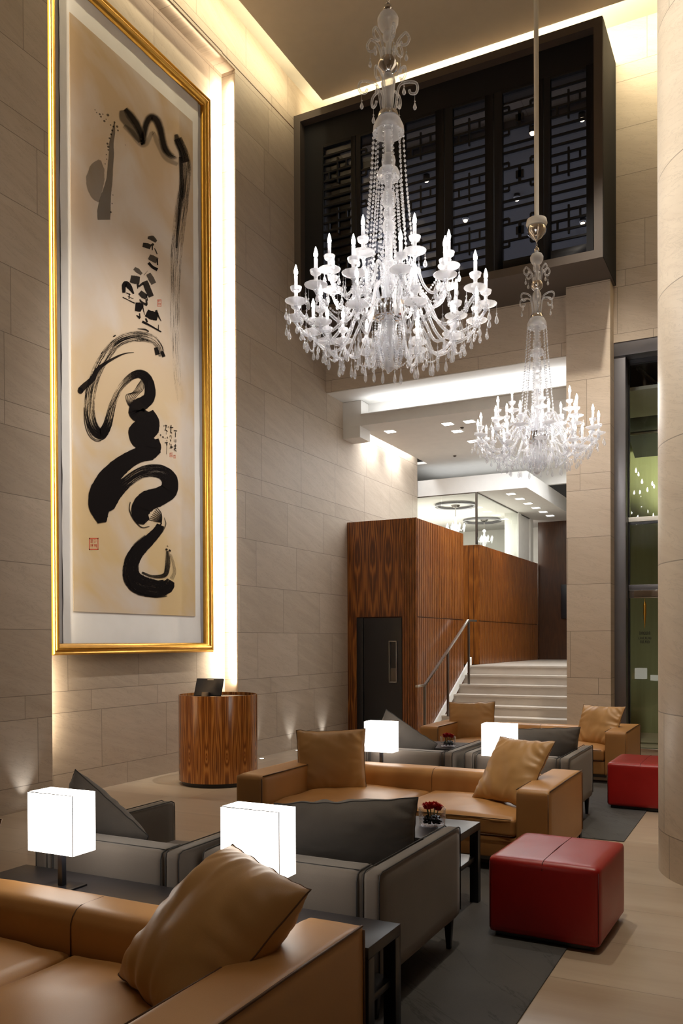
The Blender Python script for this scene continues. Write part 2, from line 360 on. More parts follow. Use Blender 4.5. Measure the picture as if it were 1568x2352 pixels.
# ------------------------------------------------------------------ setting
struct('floor', MB().box(-10.5, 6, -4, 24, -.12, 0), 'floor', 'pale limestone plank floor running under the whole lobby', 'floor')
b = MB(); b.box(-7.1, XR, -4, 16.45, 0, 10.6); b.box(XR, XW, -4, 6.41, 0, 10.25); b.box(XR, XW, 9.80, 16.45, 0, 10.25); b.box(XR, XW, 6.41, 9.80, 9.50, 10.25)
struct('wall_left', b, 'stone_y', 'tall limestone slab wall with the picture recess', 'wall')
struct('trim_1', MB().box(XW-.0, XW+.004, 9.5, 11.4, 9.535, 9.545).box(XW, XW+.004, -1, 9.5, 9.545, 9.555), 'seam', 'thin shadow joint along the top of the left wall', 'trim')
b = MB(); b.box(XW, -5.9, YB, YB+.4, 5.76, 6.9); b.box(-5.9, -2.3, YB, YB+.4, 5.76, 6.9); b.box(XW, -6.3, YB, YB+.4, 6.9, 9.6); b.box(XW, 4, YB, YB+.4, 9.6, 10.6)
b.box(-2.15, 4, YB, YB+.4, 5.83, 9.6); b.box(-2.3, -2.15, YB, YB+.4, 5.76, 9.6)
b.box(0, 4, YB, YB+.4, 0, 5.83)
struct('wall_back', b, 'stone_x', 'limestone wall above the opening to the stairs', 'wall')
struct('wall_pilaster', MB().box(-2.6, -2.0, 12.14, 13.2, 0, 6.62), 'stone_x', 'square limestone pillar between the stairs and the tall window', 'pillar')
struct('wall_right', MB().box(4, 4.3, -4, 13, 0, 10.6), 'stone_y', 'right side wall of the lobby', 'wall')
struct('wall_behind', MB().box(-7.1, 4.3, -4.3, -4, 0, 10.6), 'stone_x', 'wall at the near end of the lobby', 'wall')
b = MB().box(-6.12, 4, -4, 11.5, 9.9, 9.98); struct('ceiling', b, 'ceil', 'warm painted ceiling panel hung inside a light cove', 'ceiling')
struct('trim_2', MB().box(-7.1, 4.3, -4, YB+.4, 10.25, 10.3), 'cove', 'upper slab of the ceiling light cove', 'ceiling')
# round column
struct('wall_column', MB().lathe([(.76, 0), (.76, 9.9)], 96, (.0075, 6.64, 0)), 'stone_col', 'big round limestone column at the right edge', 'column', smooth=True)
# lower lobby ceiling and bulkhead
b = MB(); b.box(XW, -2.0, YB+.02, 13.04, 5.745, 5.757); b.box(XW, -6.225, 13.036, 13.5, 5.315, 5.74); b.box(-6.225, -2.0, 13.036, 13.08, 5.31, 5.49)
b.box(-6.225, -2.0, 13.08, 13.40, 5.45, 5.49); b.box(-6.225, -2.0, 13.33, 13.5, 5.36, 5.80); b.box(-6.225, -2., 13.04, 13.4, 5.745, 5.757)
b.box(XW, -6.25, 13.04, 13.45, 5.12, 5.315); b.box(-6.225, -2.0, 12.97, 13.036, 5.475, 5.49)
struct('trim_3', b, 'paint', 'white bulkhead with a lit cove over the stair opening', 'bulkhead')
b = MB(); b.box(-6.35, 1.5, 13.08, 20, 5.31, 5.36); b.box(XW, -6.30, 13.4, 16.45, 5.62, 5.66); b.box(-6.35, -6.33, 13.45, 16.45, 5.36, 5.62); b.box(-10.5, -6.35, 16.45, 20, 5.31, 5.36)
struct('trim_4', b, 'paint', 'white ceiling over the stairs with a lighting slot by the stone wall', 'ceiling')
struct('trim_5', MB().box(-10.5, -4.3, 16.5, 22.5, 4.65, 4.98).box(-10.5, 1.5, 18.2, 18.3, 4.98, 5.31), 'paint', 'lower white ceiling slab above the landing', 'ceiling')
struct('wall_stair_right', MB().box(-2.6, -2.3, 13.2, 24, 0, 5.3), 'paint', 'white side wall of the stair hall', 'wall')
# wood volumes
def ribbed(x, y0, y1, z0, z1, pitch=.085, d=.022):
    b = MB(); y = y0
    n = int((y1-y0)/pitch); p = (y1-y0)/n
    for i in range(n): b.box(x, x+d, y0+i*p+.011, y0+(i+1)*p-.011, z0, z1)
    return b
wb = MB().box(XW, -5.30, 13.20, 15.56, 0, 3.70); o = struct('wall_stair', wb, 'wood_gap_shade', 'tall rosewood clad block beside the stairs', 'wall')
fr = MB(); fr.box(XW, -6.40, 13.184, 13.2, 0, 3.71); fr.box(-6.40, -5.545, 13.184, 13.2, 2.07, 3.71)
q = fr.build('front_veneer', 'wood_box_front', o, smooth=False)
q = MB()
for i in range(6): q.box(-5.545+i*.045, -5.545+i*.045+.036, 13.176, 13.2, 0, 3.71)
q.build('corner_ribs', 'wood_ribs', o, smooth=False)
rb = ribbed(-5.30, 13.2, 15.56, 0, 2.05); rb2 = ribbed(-5.30, 13.2, 15.56, 2.065, 3.70); rb.add(rb2.v, rb2.f); rb.build('side_ribs', 'wood_box_side', o, smooth=False)
o = struct('wall_landing', MB().box(-10, -5.32, 16.60, 21.4, 0, 3.60), 'wood_gap_shade', 'second rosewood wall along the stair landing', 'wall')
q = MB()
for i in range(10): q.box(-6.4+i*.11, -6.4+i*.11+.098, 16.588, 16.6, 1.18, 3.6)
q.build('front_ribs', 'wood_ribs', o, smooth=False)
for z0, z1 in ((1.18, 2.05), (2.065, 3.6)): ribbed(-5.32, 16.6, 21.4, z0, z1, .11).build('side_ribs', 'wood_box_side', o, smooth=False)
o = struct('wall_far', MB().box(-5.32, -2.2, 21.5, 21.8, 1.0, 4.7), 'wood_far', 'dark rosewood wall closing the landing', 'wall')
MB().box(-4.72, -4.45, 21.40, 21.5, 2.2, 3.05).build('wall_cabinet', 'black', o, .005)
# door in the wood block
d = thing('door_1', 'black door with a tall steel pull handle in the rosewood wall', 'door', (-5.96, 13.17, 0)); d['kind'] = 'structure'
MB().box(-.30, .405, -.0, .03, .01, 2.05).build('door_leaf', 'door', d, .004)
MB().box(-.43, -.31, -.01, .03, 0, 2.06).build('side_jamb', 'black', d, .004)
h = MB(); h.box(.19, .20, -.05, 0, .96, 1.66); h.box(.32, .33, -.05, 0, .96, 1.66); h.box(.20, .32, -.05, 0, .96, .975); h.box(.20, .32, -.05, 0, 1.645, 1.66)
h.build('door_handle', 'metal', d, .002)['label'] = 'brushed steel door handle'
MB().box(.20, .32, -.012, -.001, .975, 1.2).build('handle_plate', 'darkmetal', d)

# stairs
st = thing('staircase', 'pale limestone staircase of seven steps rising between wood wall and pillar', 'stairs', (-4, 13.92, 0))
nz, rise, tread = 7, 1.18/7, .32
for i in range(nz):
    y0 = i*tread; b = MB()
    b.box(-1.274, 1.39, y0, y0+tread+.02, i*rise*0, (i+1)*rise-.03); b.box(-1.274, 1.39, y0-.02, y0+tread+.02, (i+1)*rise-.03, (i+1)*rise)
    b.build('step', 'stair', st, smooth=False)
MB().box(-1.274, 1.39, nz*tread, 7.57, 1.0, 1.18).build('landing', 'stair', st, smooth=False)
sk = MB(); P0 = [(-.15, 0), (2.0, 1.18), (2.0, 1.34), (-.15, .16)]
sk.add([(-1.273, y, z) for y, z in P0]+[(-1.24, y, z) for y, z in P0], [(0, 1, 2, 3), (7, 6, 5, 4), (0, 4, 5, 1), (1, 5, 6, 2), (2, 6, 7, 3), (3, 7, 4, 0)])
sk.build('skirting', 'enc', st, smooth=False)
hr = thing('handrail', 'brushed metal handrail on slim posts at the left of the stairs', 'handrail', (-5.1, 14, 0))
def bar(p, q, wx, wz):
    p, q = Vector(p), Vector(q); b = MB(); vs = []
    for c in (p, q):
        for sx, sz in ((-1, -1), (1, -1), (1, 1), (-1, 1)): vs.append((c.x+sx*wx, c.y, c.z+sz*wz))
    return b.add(vs, [(0, 1, 2, 3), (7, 6, 5, 4), (0, 4, 5, 1), (1, 5, 6, 2), (2, 6, 7, 3), (3, 7, 4, 0)])
b = bar((0, -.95, .93), (0, 1.28, 2.04), .022, .018); b2 = bar((0, 1.28, 2.04), (0, 1.75, 2.04), .022, .018); b.add(b2.v, b2.f); b2 = bar((0, -1.3, .93), (0, -.95, .93), .022, .018); b.add(b2.v, b2.f)
b.build('rail', 'metal', hr, .003)
for y, z0, z1 in ((-.95, 0, .93), (.17, .33, 1.47), (1.32, .83, 2.02)): MB().box(-.018, .018, y-.02, y+.02, z0, z1).build('post', 'darkmetal', hr, .003)

# glass enclosure on top of the landing block, with its white room
o = tag(MB().box(-10.2, -10, 16.5, 22.5, 3.6, 4.65).box(-10.2, -5.32, 22.4, 22.5, 1.2, 4.65).build('wall_room', 'enc', smooth=False), 'white walls of the bright room behind the glass', 'wall', None, 'structure')
g = thing('window_2', 'frameless glass walls of the bright room above the landing', 'glass wall', (-5.33, 16.53, 3.6)); g['kind'] = 'structure'
for x0, x1 in ((-4.6, -2.3), (-2.29, -.75), (-.74, 0)): MB().box(x0, x1, -.005, .005, 0, 1.05).build('glass_pane', 'sheet', g, smooth=False)
for y0, y1 in ((0, 1.35), (1.36, 2.55), (2.56, 3.05)): MB().box(-.005, .005, y0, y1, 0, 1.05).build('glass_pane', 'sheet', g, smooth=False)
b = MB(); b.box(-4.6, 0.01, -.015, .015, 1.03, 1.05); b.box(-.015, .015, 0, 4.4, 1.03, 1.05); b.box(-.02, .02, -.02, .02, 0, 1.05); b.build('top_channel', 'darkmetal', g, smooth=False)
b = MB(); b.box(-.3, .03, 3.05, 3.3, 0, 1.05); b.box(-.02, .03, 4.15, 4.42, -.02, 1.05); b.box(-.02, .0, 3.3, 4.15, 0, 1.03); b.build('white_panel', 'enc', g, smooth=False)
# coffer rings + small chandeliers inside
def ring(x, y, r):
    b = MB(); b.lathe([(r, 0), (r+.05, 0), (r+.05, .05), (r, .05), (r, 0)], 40, cap=False)
    return tag(b.build('ceiling_ring', 'reveal', loc=(x, y, 4.59)), None, 'ceiling ring', 'ring mouldings on the bright room ceiling')
ring(-6.2, 17.75, .40)['label'] = 'round ceiling moulding nearest the glass corner'
ring(-6.4, 20.3, .42)['label'] = 'round ceiling moulding deeper in the glass room'

# ------------------------------------------------------------------ balcony box with lattice shutters
bx = thing('balcony', 'black boxed balcony with lattice shutters high on the back wall', 'balcony', (-4.27, 11.402, 6.623))
X0, X1, H1 = -2.303, 2.30, 3.11; fw_ = .11
b = MB(); b.box(X0, X0+fw_, 0, 1.018, 0, H1); b.box(X1-fw_, X1, 0, 1.018, 0, H1); b.box(X0+fw_, X1-fw_, 0, 1.018, H1-fw_, H1); b.box(X0+fw_, X1-fw_, 0, 1.018, 0, fw_)
b.build('shroud', 'shroud', bx, smooth=False)['label'] = 'dark bronze surround'
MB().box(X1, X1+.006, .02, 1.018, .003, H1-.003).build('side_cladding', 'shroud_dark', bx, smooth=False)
MB().box(X0+fw_, X1-fw_, .14, .2, 2.62, H1-fw_).box(X0+fw_, X0+.42, .14, .2, fw_, 2.62).build('blind_panel', 'lattice', bx, smooth=False)
S = [(-6.13, 'A'), (-5.50, 'B'), (-4.78, 'A'), (-4.05, 'A'), (-3.33, 'B'), (-2.67, 'A')]
ZT, ZB, PW = 9.20-6.623, 6.90-6.623, .47
for i, (xs, k) in enumerate(S):
    x0 = xs+4.27; x1 = x0+PW; y = .13
    nxt = S[i+1][0]+4.27 if i < 5 else X1-fw_+.10; prv = S[i-1][0]+4.27+PW if i else X0+.40
    l0, l1 = (prv+x0)/2+.004, (x1+nxt)/2-.004
    fb = MB(); fb.box(l0, x0, y, y+.06, fw_, 2.62); fb.box(x1, l1, y, y+.06, fw_, 2.62); fb.box(x0, x1, y, y+.06, fw_, ZB); fb.box(x0, x1, y, y+.06, ZT, 2.62)
    sh = fb.build('shutter', 'lattice', bx, .004, 1)
    lb = MB(); tH = .027; n = 18; gz = (ZT-ZB)/n
    if k == 'A':
        for j in range(1, n): z = ZT-j*gz; lb.box(x0, x1, y+.01, y+.04, z-tH/2, z+tH/2)
        for c in (1.5, 7.5, 13.5):
            lb.box((x0+x1)/2-.013, (x0+x1)/2+.013, y+.011, y+.041, ZT-(c+3.0)*gz, ZT-c*gz+.0)
            lb.box(x0+.072, x0+.098, y+.011, y+.041, ZT-(c+2.6)*gz, ZT-(c+1.6)*gz); lb.box(x1-.098, x1-.072, y+.011, y+.041, ZT-(c+1.6)*gz, ZT-(c+.6)*gz)
    else:
        for c in (3, 9, 15):
            for s_ in (-1, 1):
                z = ZT-c*gz+s_*.115; lb.box(x0, x1, y+.01, y+.04, z-tH/2, z+tH/2)
                z2 = z+s_*.075
                for xa, xb, xe in ((x0, x0+.085, x0+.085), (x1-.085, x1, x1-.085)):
                    lb.box(xa, xb, y+.01, y+.04, z2-tH/2, z2+tH/2); lb.box(xe-tH/2, xe+tH/2, y+.011, y+.041, min(z, z2), max(z, z2))
            zc = ZT-c*gz; xm = (x0+x1)/2
            lb.box(xm-.055, xm+.055, y+.008, y+.043, zc-.05, zc+.05); lb.box(xm-.02, xm+.02, y+.008, y+.043, zc-.11, zc+.11)
        for c in (5.6, 6.4, 11.6, 12.4):
            z = ZT-c*gz; lb.box(x0, x1, y+.01, y+.04, z-tH/2, z+tH/2)
    lb.build('lattice', 'lattice', sh, smooth=False)
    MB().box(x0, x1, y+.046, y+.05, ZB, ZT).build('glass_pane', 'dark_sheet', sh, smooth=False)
# dim room behind the shutters
b = MB(); b.box(-6.3, -2.1, 19, 19.2, 6.0, 9.7); b.box(-6.5, -6.3, YB, 19, 6.7, 9.7); b.box(-2.1, -1.9, YB+.4, 19, 6.7, 9.7); b.box(-6.5, -1.9, YB+.4, 19.2, 9.45, 9.6); b.box(-6.5, -1.9, YB+.4, 19.2, 6.5, 6.7)
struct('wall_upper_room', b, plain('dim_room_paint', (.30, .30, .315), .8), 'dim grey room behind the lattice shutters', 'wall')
for x, y, wh in ((-5.81, 12.9, 'first from the left'), (-3.26, 12.9, 'behind the cross-patterned shutter'), (-2.52, 12.9, 'at the top right'), (-3.99, 14.7, 'low behind the cross pattern'), (-5.17, 13.4, 'behind the third shutter'), (-3.14, 16.1, 'low at the far right'), (-5.03, 15.0, 'low behind the fourth shutter')):
    o = thing('ceiling_spotlight', 'small warm spotlight behind the lattice, '+wh, 'spotlight', (x, y, 9.36), 0, 'warm spotlights in the room behind the lattice')
    MB().lathe([(.055, .09), (.06, 0), (.05, 0), (.045, .02)], 14).build('housing', 'black', o); MB().lathe([(.042, .012), (.03, -.02), (.002, -.028)], 12).build('bulb', 'warm_downlight_glow', o)

# ------------------------------------------------------------------ tall window on the right
wd = thing('window_1', 'tall glazed opening in a grey metal reveal right of the pillar', 'window', (-1.7, 12.7, 0)); wd['kind'] = 'structure'
b = MB(); b.box(-.30, -.145, -.25, .0, 0, 5.64); b.box(-.30, 1.7, -.27, 0.0, 5.64, 5.83); b.box(-.30, -.2, 0, .3, 0, 5.64)
b.build('metal_reveal', 'reveal', wd, .004)
b = MB(); b.box(-.155, -.125, -.02, .04, 0, 5.64); b.box(-.125, 1.7, -.02, .04, 5.58, 5.64); b.box(-.13, 1.7, -.02, .03, 3.30, 3.335); b.build('black_frame', 'black', wd, smooth=False)
MB().box(-.14, 1.7, -.035, .05, 3.335, 3.40).build('transom', 'enc', wd, .003)['label'] = 'pale grey transom bar'
MB().box(-.14, 1.7, -.035, .02, 2.36, 2.44).build('rail', 'reveal', wd, .003)
MB().box(-.13, 1.7, -.05, .02, 2.25, 2.36).build('polished_band', 'chrome', wd, .003)['label'] = 'polished metal band across the glass'
MB().box(-.125, 1.7, 0, .01, .12, 5.6).build('glass_pane', 'sheet', wd, smooth=False)
MB().box(-.16, 1.7, -.06, .06, .0, .12).build('sill', 'metal', wd, .003)
# emblem on the glass: gold torch shape over three rows of dark lettering
em = thing('emblem', 'gold torch emblem above dark lettering on the glass door', 'sign', (-1.625, 12.688, 1.6))
MB().lathe([(.003, 0), (.008, .06), (.010, .10), (.017, .13), (.015, .17), (.022, .20), (.020, .28), (.022, .33), (.014, .36), (.006, .38), (.004, .42)], 10, (0, 0, .22)).build('gold_mark', 'gold', em)
b = MB(); random.seed(3)
for r_, (z, n, hh) in enumerate(((.13, 7, .05), (.065, 8, .035), (.01, 6, .045))):
    for i in range(n):
        x = (i-(n-1)/2)*.022; a = random.random()
        b.box(x-.008, x-.003, 0, .003, z, z+hh)
        if a > .3: b.box(x-.003, x+.008, 0, .003, z+hh*(.0 if a > .6 else .45), z+hh*(.0 if a > .6 else .45)+.007)
        if a < .75: b.box(x+.003, x+.008, 0, .003, z, z+hh*.8)
b.build('lettering', 'black', em, smooth=False)
# place behind the glass
t = NT('olive_plaster'); v, x, y, z = t.xyz(); n_ = t.noise(t.comb(t.math('MULTIPLY', x, 9), y, t.math('MULTIPLY', z, .5)), 1.6, 4)
t.set(t.mix(n_, (.32, .32, .17), (.44, .44, .25)), .7); M['olive'] = t.m
struct('wall_outside', MB().box(-2.3, 3, 16, 16.2, 0, 9), 'olive', 'olive green wall beyond the tall window', 'wall')
cn = thing('canopy', 'dark steel canopy seen through the tall window', 'canopy', (-1.2, 13.2, 4.6))
b = MB(); b.add([(-1, 0, 1.2), (3, 0, 1.2), (3, 2.7, .3), (-1, 2.7, .3), (-1, 0, 1.3), (3, 0, 1.3), (3, 2.7, .4), (-1, 2.7, .4)], [(0, 1, 2, 3), (7, 6, 5, 4), (0, 4, 5, 1), (1, 5, 6, 2), (2, 6, 7, 3), (3, 7, 4, 0)])
b.build('roof_sheet', 'black', cn, smooth=False)
b = MB()
for y_, z_ in ((.9, .78), (1.7, .5)): b.tube([(-1, y_, z_), (3, y_, z_)], .03, 8)
b.tube([(-.6, .1, 1.1), (.6, 2.6, .25)], .03, 8); b.build('brace', 'metal', cn)

# ------------------------------------------------------------------ downlights in the lower ceilings
def downlight(x, y, z, label, grp, w_=.11):
    o = thing('downlight', label, 'downlight', (x, y, z), 0, grp)
    MB().box(-w_/2-.015, w_/2+.015, -w_/2-.015, w_/2+.015, -.006, 0).build('trim_ring', 'enc', o, smooth=False)
    MB().box(-w_/2, w_/2, -w_/2, w_/2, -.009, -.005).build('lens', 'downlight_glow', o, smooth=False)
G1 = 'square downlights in the ceiling over the stairs'
for x, y, s_ in ((-5.945, 13.62, 'leftmost of the square ceiling downlights above the stairs'), (-4.882, 13.60, 'square ceiling downlight left of the pair beside the bulkhead'), (-4.51, 13.62, 'rightmost square ceiling downlight beside the bulkhead'), (-4.907, 14.15, 'square ceiling downlight just under the first pair'), (-4.902, 15.0, 'square ceiling downlight nearest the far chandelier')):
    downlight(x, y, 5.31, s_, G1, .16)
for i in range(6):
    downlight(-4.765, 17.04+i*.68, 4.65, '%s of the six small downlights in a row over the landing' % ('nearest', 'second nearest', 'third nearest', 'third farthest', 'second farthest', 'farthest')[i], 'downlights in a row over the landing', .16)
for x, y in ((-4.75, 13.95), (-5.6, 16.0)):
    tag(MB().lathe([(.03, 0), (.035, -.01), (.012, -.03)], 12).build('sprinkler', 'darkmetal', loc=(x, y, 5.31)), 'tiny ceiling sprinkler ' + ('beside the square downlights' if y < 15 else 'above the wood block'), 'sprinkler')
# recessed floor uplights by the stone wall
for y, s_ in ((6.02, 'by the wall at the left edge'), (10.19, 'just right of the podium'), (11.2, 'second right of the podium'), (12.24, 'nearest the black door')):
    o = thing('floor_uplight', 'small round uplight set in the floor '+s_, 'uplight', (XW+.13, y, 0), 0, 'floor uplights along the stone wall')
    MB().lathe([(.045, 0), (.045, .004), (.03, .005)], 20).build('bezel', 'metal', o); MB().lathe([(.028, .0052), (.002, .007)], 16).build('lens', 'downlight_glow', o)
    spot('uplight_beam', (XW+.12, y, .02), (XW+.015, y, .6), 9, COOL, 62, 1, .01)

# ------------------------------------------------------------------ framed calligraphy scroll
pic = thing('framed_scroll', 'giant gold framed calligraphy scroll in the lit wall recess', 'picture', (XR, 7.95, 1.52))
Y0, Y1, Z0, Z1 = 6.52, 9.37, 1.52, 8.87; xf = -6.68
def lay(mb): mb.v = [(x-XR, y-7.95, z-1.52) for x, y, z in mb.v]; return mb
def mould(y0, y1, z0, z1, x0, prof):
    """mitred moulding: prof = [(inset, height)]"""
    b = MB(); n = len(prof); vs = []
    for (cy_, cz, sy, sz) in ((y0, z0, 1, 1), (y1, z0, -1, 1), (y1, z1, -1, -1), (y0, z1, 1, -1)):
        for i_, h_ in prof: vs.append((x0+h_, cy_+sy*i_, cz+sz*i_))
    fs = []
    for c in range(4):
        d_ = (c+1) % 4
        for k in range(n-1): fs.append((c*n+k, d_*n+k, d_*n+k+1, c*n+k+1))
    return b.add(vs, fs)
lay(mould(Y0, Y1, Z0, Z1, XR+.02, [(0, 0), (0, .085), (.008, .105), (.02, .115), (.032, .108), (.04, .095), (.05, .095), (.062, .115), (.075, .120), (.088, .110), (.095, .085), (.11, .075), (.125, .05), (.125, 0)])).build('gold_frame', 'gold', pic, ang=50)
lay(MB().box(XR+.02, XR+.045, Y0+.1, Y1-.1, Z0+.1, Z1-.1)).build('backing', plain('grey_mat_board', (.42, .40, .40), .7), pic, smooth=False)
# silk mount with soft wrinkles at its margins
b = MB(); NY, NZ = 60, 150; ys0, ys1, zs0, zs1 = 6.735, 9.17, 1.64, 8.74; vs = []
for j in range(NZ+1):
    for i in range(NY+1):
        y = ys0+(ys1-ys0)*i/NY; z = zs0+(zs1-zs0)*j/NZ
        e = max(abs(y-7.95)-1.06, 0)/.16; e2 = max(abs(z-5.2)-3.2, 0)/.4; e = max(e, e2, 0)
        hgt = .006*noise.noise((y*3.5+z*1.0, z*1.6, 0))*min(e, 1)+.003*noise.noise((y*9, z*3, 5))*min(e, 1)
        if e > .9 and (i in (0, NY)): y += .006*noise.noise((z*6, i, 3))
        vs.append((XR+.056+hgt*1.5, y, z))
b.add(vs, [(j*(NY+1)+i, j*(NY+1)+i+1, (j+1)*(NY+1)+i+1, (j+1)*(NY+1)+i) for j in range(NZ) for i in range(NY)])
t = NT('white_silk'); v, x, y, z = t.xyz(); t.set(t.mix(t.noise(v, 3), (.80, .78, .75), (.92, .90, .88)), .45); t.b.inputs['Sheen Weight'].default_value = .3
lay(b).build('silk_mount', t.m, pic, ang=80)
t = NT('aged_paper'); v, x, y, z = t.xyz()
zz = t.ramp(t.math('DIVIDE', t.math('SUBTRACT', z, 2.0), 6.4), [(0., (.62, .46, .22)), (.10, (.60, .45, .22)), (.42, (.60, .47, .30)), (.62, (.58, .50, .41)), (.80, (.56, .43, .29)), (1., (.50, .36, .19))])
cl = t.ramp(t.noise(t.comb(x, t.math('ADD', t.math('MULTIPLY', y, .9), t.math('MULTIPLY', z, -.2)), t.math('ADD', z, t.math('MULTIPLY', y, .5))), .9, 4, .5, .4), [(.44, 0.), (.62, .85)])
c = t.mix(cl, zz, (.64, .60, .56)); c = t.mix(t.math('MULTIPLY', t.noise(v, 1.7, 3), .35), c, (.62, .42, .30))
t.set(c, .75); t.bump(t.noise(v, 120, 2), .08, .002)
lay(MB().box(XR+.062, XR+.0665, 6.875, 9.045, 1.99, 8.42)).build('paper', t.m, pic, smooth=False)
# brushwork
XP = XR+.0675
t = NT('ink'); t.n.remove(t.b)
at = t.new('ShaderNodeAttribute', attribute_name='ink'); sp = t.new('ShaderNodeSeparateColor'); t.L(at.outputs['Color'], sp.inputs[0])
uv = t.new('ShaderNodeUVMap'); su = t.new('ShaderNodeSeparateXYZ'); t.L(uv.outputs[0], su.inputs[0]); U_, V_ = su.outputs[0], su.outputs[1]
streak = t.noise(t.comb(t.math('MULTIPLY', U_, 15), t.math('MULTIPLY', V_, .10), 0.), 1.5, 3, .6); grain = t.noise(t.comb(t.math('MULTIPLY', U_, 14), t.math('MULTIPLY', V_, 2.2), 4.), 1.2, 3)
dry, soft, opa = sp.outputs[0], sp.outputs[1], sp.outputs[2]
e = t.math('MINIMUM', U_, t.math('SUBTRACT', 1, U_))
edge = t.math('MINIMUM', t.math('DIVIDE', e, t.math('ADD', .015, t.math('MULTIPLY', soft, .33))), 1)
s1 = t.math('ADD', t.math('MULTIPLY', streak, .8), t.math('MULTIPLY', grain, .2))
thr = t.math('ADD', .20, t.math('MULTIPLY', dry, .40))
st_ = t.math('MINIMUM', t.math('MAXIMUM', t.math('MULTIPLY', t.math('SUBTRACT', s1, thr), 14), 0), 1)
wet = t.math('LESS_THAN', dry, .02); st_ = t.math('MAXIMUM', st_, wet)
al = t.math('MULTIPLY', t.math('MULTIPLY', edge, st_), opa)
tr = t.new('ShaderNodeBsdfTransparent'); df = t.new('ShaderNodeBsdfDiffuse'); df.inputs[0].default_value = (.012, .010, .010, 1)
mx = t.new('ShaderNodeMixShader'); t.L(al, mx.inputs[0]); t.L(tr.outputs[0], mx.inputs[1]); t.L(df.outputs[0], mx.inputs[2]); t.L(mx.outputs[0], t.out.inputs[0])
M['ink'] = t.m
class Ink:
    def __init__(s): s.v = []; s.f = []; s.uv = []; s.c = []; s.lift = 0
    def stroke(s, pts, org, sc_, w_, dry=0., soft=0., opa=1., n=7, rough=.03):
        """pts in a magnified view of the paper: px = org + p/sc_"""
        W = w_ if isinstance(w_, (list, tuple)) else [w_]*len(pts)
        D = dry if isinstance(dry, (list, tuple)) else [dry]*len(pts); O = opa if isinstance(opa, (list, tuple)) else [opa]*len(pts)
        q = catmull([Vector((p[0], p[1], 0)) for p in pts], n); N = len(q); s.lift += .00004; vlen = 0; base = len(s.v)
        for i, p in enumerate(q):
            f_ = i/n; a = min(int(f_), len(pts)-2); k = f_-a
            wd_ = W[a]*(1-k)+W[a+1]*k; dd = D[a]*(1-k)+D[a+1]*k; oo = O[a]*(1-k)+O[a+1]*k
            tt = (q[min(i+1, N-1)]-q[max(i-1, 0)]); tt.normalize(); nn = Vector((-tt.y, tt.x, 0))
            if i: vlen += (q[i]-q[i-1]).length
            h0 = wd_/2*(1+rough*random.uniform(-1, 1)); h1 = wd_/2*(1+rough*random.uniform(-1, 1))
            for sgn, hh, uu in ((-1, h0, 0.), (1, h1, 1.)):
                P = p+nn*sgn*hh; X = on_x(org[0]+P.x/sc_, org[1]+P.y/sc_, XP+s.lift)
                s.v.append((X.x-XR, X.y-7.95, X.z-1.52)); s.uv.append((uu, vlen/sc_*.09)); s.c.append((dd, soft, oo, 1))
        for i in range(N-1): o_ = base+2*i; s.f.append((o_, o_+1, o_+3, o_+2))
    def blob(s, c, org, sc_, rx, ry, ang=0, opa=1., soft=0.):
        dx, dy = math.cos(ang)*rx, math.sin(ang)*rx
        pts = [(c[0]+dx*k, c[1]+dy*k) for k in (-1, -.75, -.3, .3, .75, 1)]; s.stroke(pts, org, sc_, [ry*.4, ry*1.4, ry*2, ry*2, ry*1.4, ry*.4], 0, soft, opa, 3)
    def build(s, name, mat, parent):
        me = bpy.data.meshes.new(name); me.from_pydata(s.v, [], s.f); u = me.uv_layers.new(name='uv'); ca = me.color_attributes.new('ink', 'FLOAT_COLOR', 'POINT')
        for l in me.loops: u.data[l.index].uv = s.uv[l.vertex_index]
        for i, c_ in enumerate(s.c): ca.data[i].color = c_
        me.materials.append(mat); o = bpy.data.objects.new(name, me); COL.objects.link(o); o.parent = parent; return o
random.seed(11); K = Ink(); A = ((170, 230), 5.6)
# upper washes
K.stroke([(330, 770), (300, 860), (275, 1000), (270, 1120), (290, 1240), (320, 1310)], *A, [40, 190, 250, 220, 130, 20], 0, .06, .36)
K.stroke([(520, 290), (505, 420), (480, 560), (480, 700), (465, 880), (455, 1020), (430, 1150), (400, 1300), (385, 1420), (385, 1540)], *A, [18, 50, 60, 70, 75, 85, 110, 150, 180, 170], 0, .04, .48)
for x_, y_, r_ in ((505, 340, 12), (490, 390, 14), (475, 440, 14), (455, 490, 13), (430, 560, 15), (440, 600, 16), (440, 640, 12), (415, 700, 9), (420, 760, 9), (400, 820, 8), (555, 340, 16), (565, 390, 13), (475, 1440, 14), (490, 1330, 10), (500, 1220, 9), (270, 125, 9), (290, 160, 9), (330, 180, 14), (345, 212, 14), (370, 180, 10), (435, 192, 20), (390, 270, 16), (470, 320, 11), (412, 245, 8), (520, 285, 14), (660, 577, 6)):
    K.blob((x_, y_), *A, r_, r_*.8, .8, .62, .05)
K.stroke([(620, 130), (640, 230), (720, 330), (800, 450), (850, 540)], *A, [90, 130, 130, 110, 50], .15, .5, .5)
K.stroke([(660, 110), (720, 190), (800, 300), (860, 430), (885, 560), (900, 450), (930, 300), (990, 220), (1060, 260), (1110, 380), (1140, 520), (1180, 640), (1260, 720), (1330, 740)], *A, [70, 120, 120, 100, 60, 90, 110, 120, 130, 120, 110, 110, 90, 50], [.1, 0, .1, .1, 0, 0, 0, .1, .1, .1, .15, .2, .5, .8], .8, .84)
K.stroke([(640, 330), (740, 420), (850, 560), (930, 560), (1010, 420), (1080, 560), (1180, 740), (1330, 830)], *A, [60, 90, 80, 80, 60, 80, 90, 60], .2, .6, .28)
K.stroke([(1310, 440), (1340, 540), (1390, 660), (1430, 800)], *A, [60, 130, 120, 120], 0, .8, .72)
